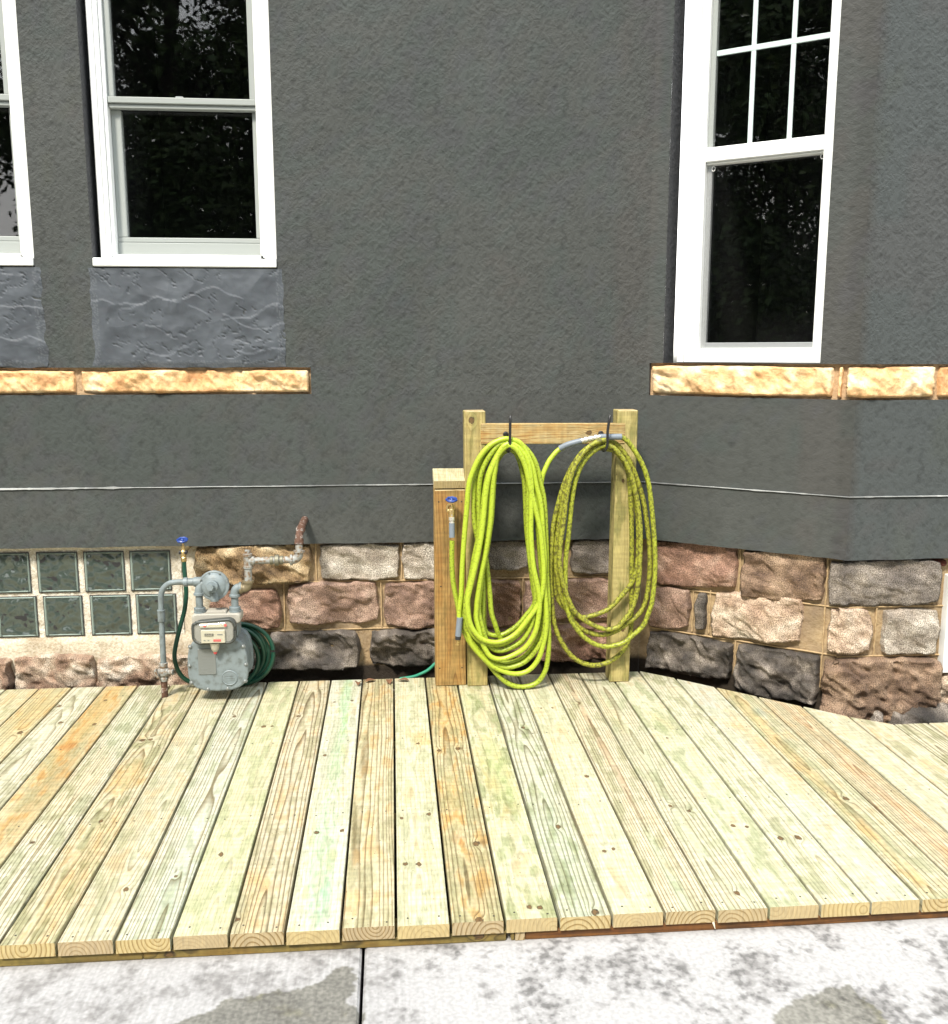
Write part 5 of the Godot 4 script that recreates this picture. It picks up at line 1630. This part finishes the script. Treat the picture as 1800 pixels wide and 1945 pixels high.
	for i in 8:
		var b := Shape.new()
		var a := TAU * (i + 0.4) / 8.0
		lathe(b, rc + ax.normalized() * 0.012 + Vector3(cos(a), sin(a), 0.0) * 0.0585, ax, [Vector2(0.0042, 0), Vector2(0.0042, 0.004), Vector2(0, 0.005)], 6)
		put("bolt", b.mesh(M.tag), rg)
	var hb := Shape.new()
	nut(hb, rc + ax.normalized() * 0.066, ax, 0.0155, 0.026)
	put("cap_nut", hb.mesh(M.grey_paint), rg)
	var vt := Shape.new()
	lathe(vt, V(-0.762, 0.436, 4.018), Vector3(0.0, 1.0, -0.1), [Vector2(0.0, 0), Vector2(0.017, 0), Vector2(0.0185, 0.008), Vector2(0.0165, 0.018), Vector2(0.014, 0.05)], 16)
	put("vent", vt.mesh(M.grey_paint), rg)
	# pipes
	var p1 := Shape.new()
	elbow(p1, V(-0.830, 0.462, 4.04), V(-0.830, 0.515, 4.045), V(-0.785, 0.515, 4.05), 0.019)
	lathe(p1, V(-0.850, 0.515, 4.05), Vector3(-1, 0, 0), [Vector2(0.021, -0.03), Vector2(0.021, 0.0), Vector2(0.017, 0.003), Vector2(0.016, 0.025), Vector2(0.020, 0.027), Vector2(0.020, 0.043), Vector2(0.013, 0.044)], 14)
	put("inlet_elbow", p1.mesh(M.grey_paint), g)
	var p2 := Shape.new()
	pipe(p2, V(-0.830, 0.376, 4.04), V(-0.830, 0.462, 4.04), 0.0155)
	pipe(p2, V(-0.683, 0.372, 4.045), V(-0.682, 0.455, 4.045), 0.0155)
	put("pipe_nipple", p2.mesh(M.grey_paint), g)
	for x in [-0.830, -0.683]:
		var n := Shape.new()
		nut(n, V(x, 0.397, 4.042), Vector3.UP, 0.0245, 0.017)
		lathe(n, V(x, 0.382, 4.042), Vector3.UP, [Vector2(0.025, 0), Vector2(0.025, 0.006), Vector2(0.02, 0.008)], 18)
		put("swivel_nut", n.mesh(M.grey_paint), g)
	var p3 := Shape.new()
	tube(p3, smooth_path([V(-0.89, 0.514, 4.055), V(-0.93, 0.512, 4.062), V(-0.958, 0.506, 4.066), V(-0.982, 0.487, 4.07), V(-0.995, 0.458, 4.072), V(-0.998, 0.42, 4.072), V(-1.0, 0.30, 4.072), V(-1.002, 0.14, 4.072)], 5), 0.0122, 14)
	lathe(p3, V(-0.999, 0.340, 4.072), Vector3.UP, [Vector2(0.0122, -0.002), Vector2(0.0158, 0), Vector2(0.0158, 0.044), Vector2(0.0175, 0.045), Vector2(0.0175, 0.049), Vector2(0.0122, 0.05)], 16)
	put("service_pipe", p3.mesh(M.grey_paint), g)
	var vb := Shape.new()
	lathe(vb, V(-1.003, 0.072, 4.072), Vector3.UP, [Vector2(0.0, 0), Vector2(0.017, 0.0), Vector2(0.018, 0.012), Vector2(0.014, 0.018), Vector2(0.021, 0.028), Vector2(0.023, 0.042), Vector2(0.019, 0.056), Vector2(0.016, 0.060), Vector2(0.019, 0.064), Vector2(0.019, 0.080), Vector2(0.013, 0.082)], 14)
	lathe(vb, V(-1.003, 0.114, 4.072), Vector3(-1, 0, 0.5), [Vector2(0.014, 0), Vector2(0.015, 0.024), Vector2(0.009, 0.028), Vector2(0.009, 0.036), Vector2(0, 0.036)], 12)
	lathe(vb, V(-1.003, 0.114, 4.072), Vector3(1, 0, 0.3), [Vector2(0.015, 0), Vector2(0.016, 0.022), Vector2(0.012, 0.026), Vector2(0.012, 0.046), Vector2(0, 0.047)], 12)
	box(vb, V(-1.026, 0.112, 4.05), Vector3(0.010, 0.044, 0.020), 0.002, Basis(Vector3.BACK, 0.3))
	put("shutoff_valve", vb.mesh(M.worn_pipe), g)
	var rr := Shape.new()
	pipe(rr, V(-1.004, -0.03, 4.074), V(-1.003, 0.074, 4.072), 0.0142)
	put("riser", rr.mesh(M.rust), g)
	var o1 := Shape.new()
	elbow(o1, V(-0.682, 0.452, 4.045), V(-0.681, 0.488, 4.045), V(-0.655, 0.488, 4.045), 0.0195)
	pipe(o1, V(-0.668, 0.488, 4.045), V(-0.640, 0.488, 4.045), 0.014)
	put("outlet_elbow", o1.mesh(M.grey_paint), g)
	var o2 := Shape.new()
	elbow(o2, V(-0.655, 0.484, 4.045), V(-0.623, 0.480, 4.045), V(-0.6225, 0.515, 4.045), 0.0195)
	put("brass_elbow", o2.mesh(flat_mat(lin(0.22, 0.18, 0.11), 0.5, 0.4)), g)
	var o3 := Shape.new()
	pipe(o3, V(-0.6225, 0.50, 4.045), V(-0.621, 0.58, 4.048), 0.0155)
	lathe(o3, V(-0.621, 0.572, 4.048), Vector3.UP, [Vector2(0.0155, -0.001), Vector2(0.0205, 0), Vector2(0.0205, 0.010), Vector2(0.0175, 0.012), Vector2(0.0175, 0.050), Vector2(0.0205, 0.052), Vector2(0.0205, 0.062), Vector2(0.012, 0.064), Vector2(0.012, 0.078), Vector2(0.0, 0.079)], 14)
	lathe(o3, V(-0.621, 0.603, 4.048), Vector3.RIGHT, [Vector2(0.017, 0), Vector2(0.018, 0.016), Vector2(0.0205, 0.017), Vector2(0.0205, 0.027), Vector2(0.015, 0.028)], 14)
	pipe(o3, V(-0.60, 0.603, 4.048), V(-0.42, 0.603, 4.052), 0.0150)
	put("outlet_pipe", o3.mesh(M.worn_pipe), g)
	var un := Shape.new()
	nut(un, V(-0.521, 0.603, 4.05), Vector3.RIGHT, 0.0195, 0.014)
	nut(un, V(-0.499, 0.603, 4.05), Vector3.RIGHT, 0.0245, 0.018)
	nut(un, V(-0.480, 0.603, 4.05), Vector3.RIGHT, 0.0195, 0.014)
	put("union", un.mesh(flat_mat(lin(0.20, 0.19, 0.14), 0.55, 0.4)), g)
	var o4 := Shape.new()
	elbow(o4, V(-0.440, 0.603, 4.052), V(-0.405, 0.603, 4.052), V(-0.405, 0.640, 4.054), 0.0195)
	pipe(o4, V(-0.405, 0.63, 4.054), V(-0.405, 0.680, 4.062), 0.0150)
	put("riser_elbow", o4.mesh(M.worn_pipe), g)
	var o5 := Shape.new()
	pipe(o5, V(-0.4052, 0.668, 4.060), V(-0.4045, 0.690, 4.066), 0.0195)
	tube(o5, smooth_path([V(-0.4045, 0.688, 4.066), V(-0.404, 0.706, 4.075), V(-0.402, 0.720, 4.105), V(-0.400, 0.730, 4.16), V(-0.400, 0.734, 4.31)], 5), 0.0165, 12)
	lathe(o5, V(-0.402, 0.722, 4.112), Vector3(0.02, 0.1, -1), [Vector2(0.0165, -0.001), Vector2(0.020, 0), Vector2(0.020, 0.012), Vector2(0.0165, 0.013)], 14)
	put("wall_pipe", o5.mesh(M.rust), g)

# ---------------------------------------------------------------- small fittings
func make_wall_tap() -> void:
	var t := thing("wall_tap", "blue wheel brass tap under the stucco edge beside the glass blocks", "tap", V(-0.925, 0.60, 4.30))
	var b := Shape.new()
	pipe(b, V(-0.923, 0.612, 4.36), V(-0.923, 0.612, 4.21), 0.010)
	lathe(b, V(-0.923, 0.590, 4.205), Vector3.UP, [Vector2(0.010, 0), Vector2(0.0125, 0.005), Vector2(0.013, 0.026), Vector2(0.009, 0.034), Vector2(0.008, 0.052), Vector2(0.004, 0.055), Vector2(0.004, 0.078)], 14)
	put("valve_body", b.mesh(M.brass), t)
	var k := Shape.new()
	box(k, V(-0.923, 0.612, 4.205), Vector3(0.038, 0.016, 0.022), 0.004)
	put("black_collar", k.mesh(M.black_rubber), t)
	var w := Shape.new()
	wheel(w, V(-0.924, 0.667, 4.203), Vector3(0.0, 1.0, 0.3), 0.026)
	put("hand_wheel", w.mesh(M.blue), t)
	var h := thing("garden_hose", "dark green hose hanging from the wall tap and coiled behind the gas meter", "hose", V(-0.75, 0.0, 4.19))
	var a := Shape.new()
	tube(a, smooth_path([V(-0.921, 0.592, 4.204), V(-0.920, 0.55, 4.196), V(-0.915, 0.49, 4.18), V(-0.912, 0.43, 4.17), V(-0.921, 0.36, 4.16), V(-0.942, 0.288, 4.155), V(-0.962, 0.214, 4.15), V(-0.971, 0.155, 4.145), V(-0.962, 0.095, 4.15), V(-0.936, 0.048, 4.16), V(-0.89, 0.02, 4.175), V(-0.83, 0.013, 4.185), V(-0.76, 0.013, 4.19)], 6), 0.0098, 10)
	put("hose_run", a.mesh(M.green_hose), h)
	var e := Shape.new()
	lathe(e, V(-0.9212, 0.572, 4.20), Vector3.UP, [Vector2(0.011, 0), Vector2(0.0125, 0.004), Vector2(0.0125, 0.018), Vector2(0.010, 0.022)], 12)
	put("coupling", e.mesh(M.brass), h)
	for q in [[-0.70, 0.150, 0.155, 0.140, 4.178, 0.1], [-0.705, 0.140, 0.135, 0.128, 4.196, 0.9], [-0.72, 0.128, 0.108, 0.118, 4.170, 1.8], [-0.71, 0.142, 0.122, 0.130, 4.187, 2.6], [-0.69, 0.132, 0.092, 0.100, 4.205, 0.4], [-0.73, 0.150, 0.150, 0.138, 4.205, 3.3]]:
		var ring := []
		for i in 20:
			var an: float = TAU * i / 20.0 + q[5]
			ring.append(V(q[0] + q[2] * cos(an), maxf(0.012, q[1] + q[3] * sin(an)), q[4] + 0.010 * sin(an * 2.0 + q[5])))
		var sh := Shape.new()
		tube(sh, smooth_path(ring, 4, true), 0.0098, 9)
		put("hose_loop", sh.mesh(M.green_hose), h)
	var tail := Shape.new()
	tube(tail, smooth_path([V(0.02, -0.02, 4.27), V(0.08, -0.006, 4.255), V(0.115, 0.010, 4.245), V(0.15, 0.030, 4.24), V(0.185, 0.062, 4.24), V(0.22, 0.09, 4.245)], 6), 0.0075, 9)
	put("hose_end", tail.mesh(flat_mat(lin(0.03, 0.22, 0.14), 0.35)), h)

func make_small_things() -> void:
	var r := RandomNumberGenerator.new()
	r.seed = 31
	var spots := [[-0.168, 4.150, "dry brown leaf on the deck edge nearest the gap below the two dark stones"], [-0.115, 4.185, "dry brown leaf lying half over the dark gap behind the deck"], [-0.03, 4.165, "curled dry leaf on the deck edge, middle of three leaves by the tap post"], [0.035, 4.175, "dry leaf curled upright on the deck edge closest to the tap post"]]
	for k in spots.size():
		var e: Array = spots[k]
		var o := thing("dry_leaf", e[2], "leaf", V(e[0], 0.001, e[1]), "dry leaves along the back of the deck")
		var sh := Shape.new()
		var a := r.randf() * TAU
		var curl := r.randf_range(0.25, 0.6)
		var b := Basis(Vector3.UP, a)
		var c := V(e[0], 0.004, e[1])
		sh.grid(8, 4, func(i: int, j: int):
			var u := i / 8.0
			var v := j / 4.0 - 0.5
			var wd := 0.030 * sin(PI * clampf(u * 0.96 + 0.02, 0, 1))
			return c + b * Vector3((u - 0.5) * 0.055, absf(v) * wd * curl + 0.010 * curl * sin(u * 4.0) + 0.002, v * wd), func(i: int, j: int): return Vector2(i, j), func(_i: int, _j: int): return Color.WHITE, Vector3.UP)
		put("blade", sh.mesh(M.leaf_dry), o)
	var s := thing("wood_splinter", "white splinter of wood hanging from the front end of a plank", "splinter", V(0.843, GROUND, 2.288))
	var sp := Shape.new()
	tube(sp, PackedVector3Array([V(0.842, -0.034, 2.2885), V(0.8445, -0.044, 2.285), V(0.847, -0.052, 2.286)]), 0.003, 5, Color.WHITE, true, func(al: float): return maxf(0.0008, 0.0034 - al * 0.14))
	put("sliver", sp.mesh(flat_mat(lin(0.62, 0.58, 0.44), 0.8)), s)

# ---------------------------------------------------------------- the trees that the windows mirror
func make_trees() -> void:
	var r := RandomNumberGenerator.new()
	r.seed = 808
	var leaf := Shape.new()
	for i in 11:
		var b := Basis.from_euler(Vector3(r.randf_range(-0.9, 0.9), r.randf() * TAU, r.randf_range(-0.9, 0.9)))
		var p := Vector3(r.randf_range(-0.22, 0.22), r.randf_range(-0.18, 0.18), r.randf_range(-0.22, 0.22))
		leaf.poly([p + b * Vector3(-0.055, 0, 0), p + b * Vector3(0, 0.007, 0.028), p + b * Vector3(0.06, 0, 0), p + b * Vector3(0, 0.007, -0.028)], b.y)
	var lm := flat_mat(lin(0.036, 0.064, 0.017), 0.7)
	lm.vertex_color_use_as_albedo = true
	lm.backlight = Color(0.12, 0.18, 0.04)
	lm.cull_mode = BaseMaterial3D.CULL_DISABLED
	var leaves := leaf.mesh(lm)
	var bark := flat_mat(lin(0.05, 0.04, 0.03), 0.95)
	var spots := [
		[-3.6, 8.5, 10.5, 3.3, 1.0, "broad leafy tree in the yard, straight opposite the left windows"], [1.2, 11.0, 11.5, 3.6, 1.0, "tall leafy tree at the back of the yard, right of the middle"], [5.8, 9.5, 10.0, 3.2, 0.9, "leafy tree at the right side of the yard"],
		[-9.5, 3.0, 10.0, 3.4, 0.8, "leafy tree at the left end of the yard, nearest the house line"], [-13.5, 8.0, 11.0, 3.4, 0.55, "thin-crowned tree in the far left corner of the yard"], [-15.5, 1.0, 9.0, 3.0, 0.8, "low leafy tree beyond the left end of the yard"], [10.5, 6.0, 9.5, 3.2, 0.8, "leafy tree at the far right of the yard"]]
	for e in spots:
		var x: float = e[0]
		var z: float = e[1]
		var ht: float = e[2]
		var o := thing("yard_tree", e[5], "tree", Vector3(x, -0.26, z), "trees round the yard")
		var base := Vector3(x, -0.26, z)
		var tr := Shape.new()
		tube(tr, smooth_path([base, base + Vector3(0.08, ht * 0.25, 0.05), base + Vector3(-0.05, ht * 0.5, 0.1), base + Vector3(0.1, ht * 0.85, 0.0)], 4), 0.2, 9, Color.WHITE, true, func(al: float): return 0.24 * (1.0 - al / (ht * 1.0)) + 0.03)
		var clumps := []
		for i in 13:
			var a := i * 2.4
			var hh := ht * (0.30 + 0.65 * i / 12.0)
			var rr: float = e[3] * (0.35 + 0.65 * sin(PI * clampf(0.12 + 0.8 * i / 12.0, 0, 1))) * 0.66
			var c := base + Vector3(cos(a) * rr, hh, sin(a) * rr)
			clumps.append(c)
			tube(tr, smooth_path([base + Vector3(0, hh * 0.72, 0.05), base.lerp(c, 0.55) + Vector3(0, hh * 0.38, 0), c], 3), 0.05, 6, Color.WHITE, true, func(al: float): return maxf(0.012, 0.07 - al * 0.02))
		put("trunk", tr.mesh(bark), o)
		var count := int(6500 * float(e[4]))
		var mm := MultiMesh.new()
		mm.transform_format = MultiMesh.TRANSFORM_3D
		mm.use_colors = true
		mm.mesh = leaves
		mm.instance_count = count
		for i in count:
			var c: Vector3 = clumps[r.randi() % clumps.size()]
			var d := Vector3(r.randfn(), r.randfn() * 0.75, r.randfn()) * 0.62
			var b := Basis.from_euler(Vector3(r.randf() * 0.8, r.randf() * TAU, r.randf() * 0.8)).scaled(Vector3.ONE * r.randf_range(0.9, 1.7))
			mm.set_instance_transform(i, Transform3D(b, c + d))
			var k := r.randf_range(0.6, 1.5)
			mm.set_instance_color(i, Color(k * r.randf_range(0.9, 1.2), k, k * 0.9))
		var mi := MultiMeshInstance3D.new()
		mi.name = "crown"
		mi.multimesh = mm
		o.add_child(mi, true)
		mi.position = -o.position
		mi.set_meta("kind", "stuff")
	for e in [[-19.0, 13.5, 12.0, 13.8, 3.4, "long clipped green hedge closing the back of the yard"], [-19.5, -2.0, -18.8, 13.0, 3.6, "green hedge closing the left end of the yard"]]:
		var o := thing("hedge", e[5], "hedge", Vector3((e[0] + e[2]) * 0.5, -0.26, (e[1] + e[3]) * 0.5))
		var mm := MultiMesh.new()
		mm.transform_format = MultiMesh.TRANSFORM_3D
		mm.use_colors = true
		mm.mesh = leaves
		mm.instance_count = 9000
		for i in 9000:
			var t := r.randf()
			var p := Vector3(lerpf(e[0], e[2], t), -0.26 + r.randf() * float(e[4]) * (0.9 + 0.1 * sin(t * 40.0)), lerpf(e[1], e[3], t)) + Vector3(r.randfn() * 0.3, 0, r.randfn() * 0.3)
			mm.set_instance_transform(i, Transform3D(Basis.from_euler(Vector3(r.randf() * 0.8, r.randf() * TAU, r.randf() * 0.8)).scaled(Vector3.ONE * r.randf_range(1.2, 2.2)), p))
			var k := r.randf_range(0.6, 1.5)
			mm.set_instance_color(i, Color(k, k, k * 0.9))
		var mi := MultiMeshInstance3D.new()
		mi.name = "foliage"
		mi.multimesh = mm
		o.add_child(mi, true)
		mi.position = -o.position
		mi.set_meta("kind", "stuff")
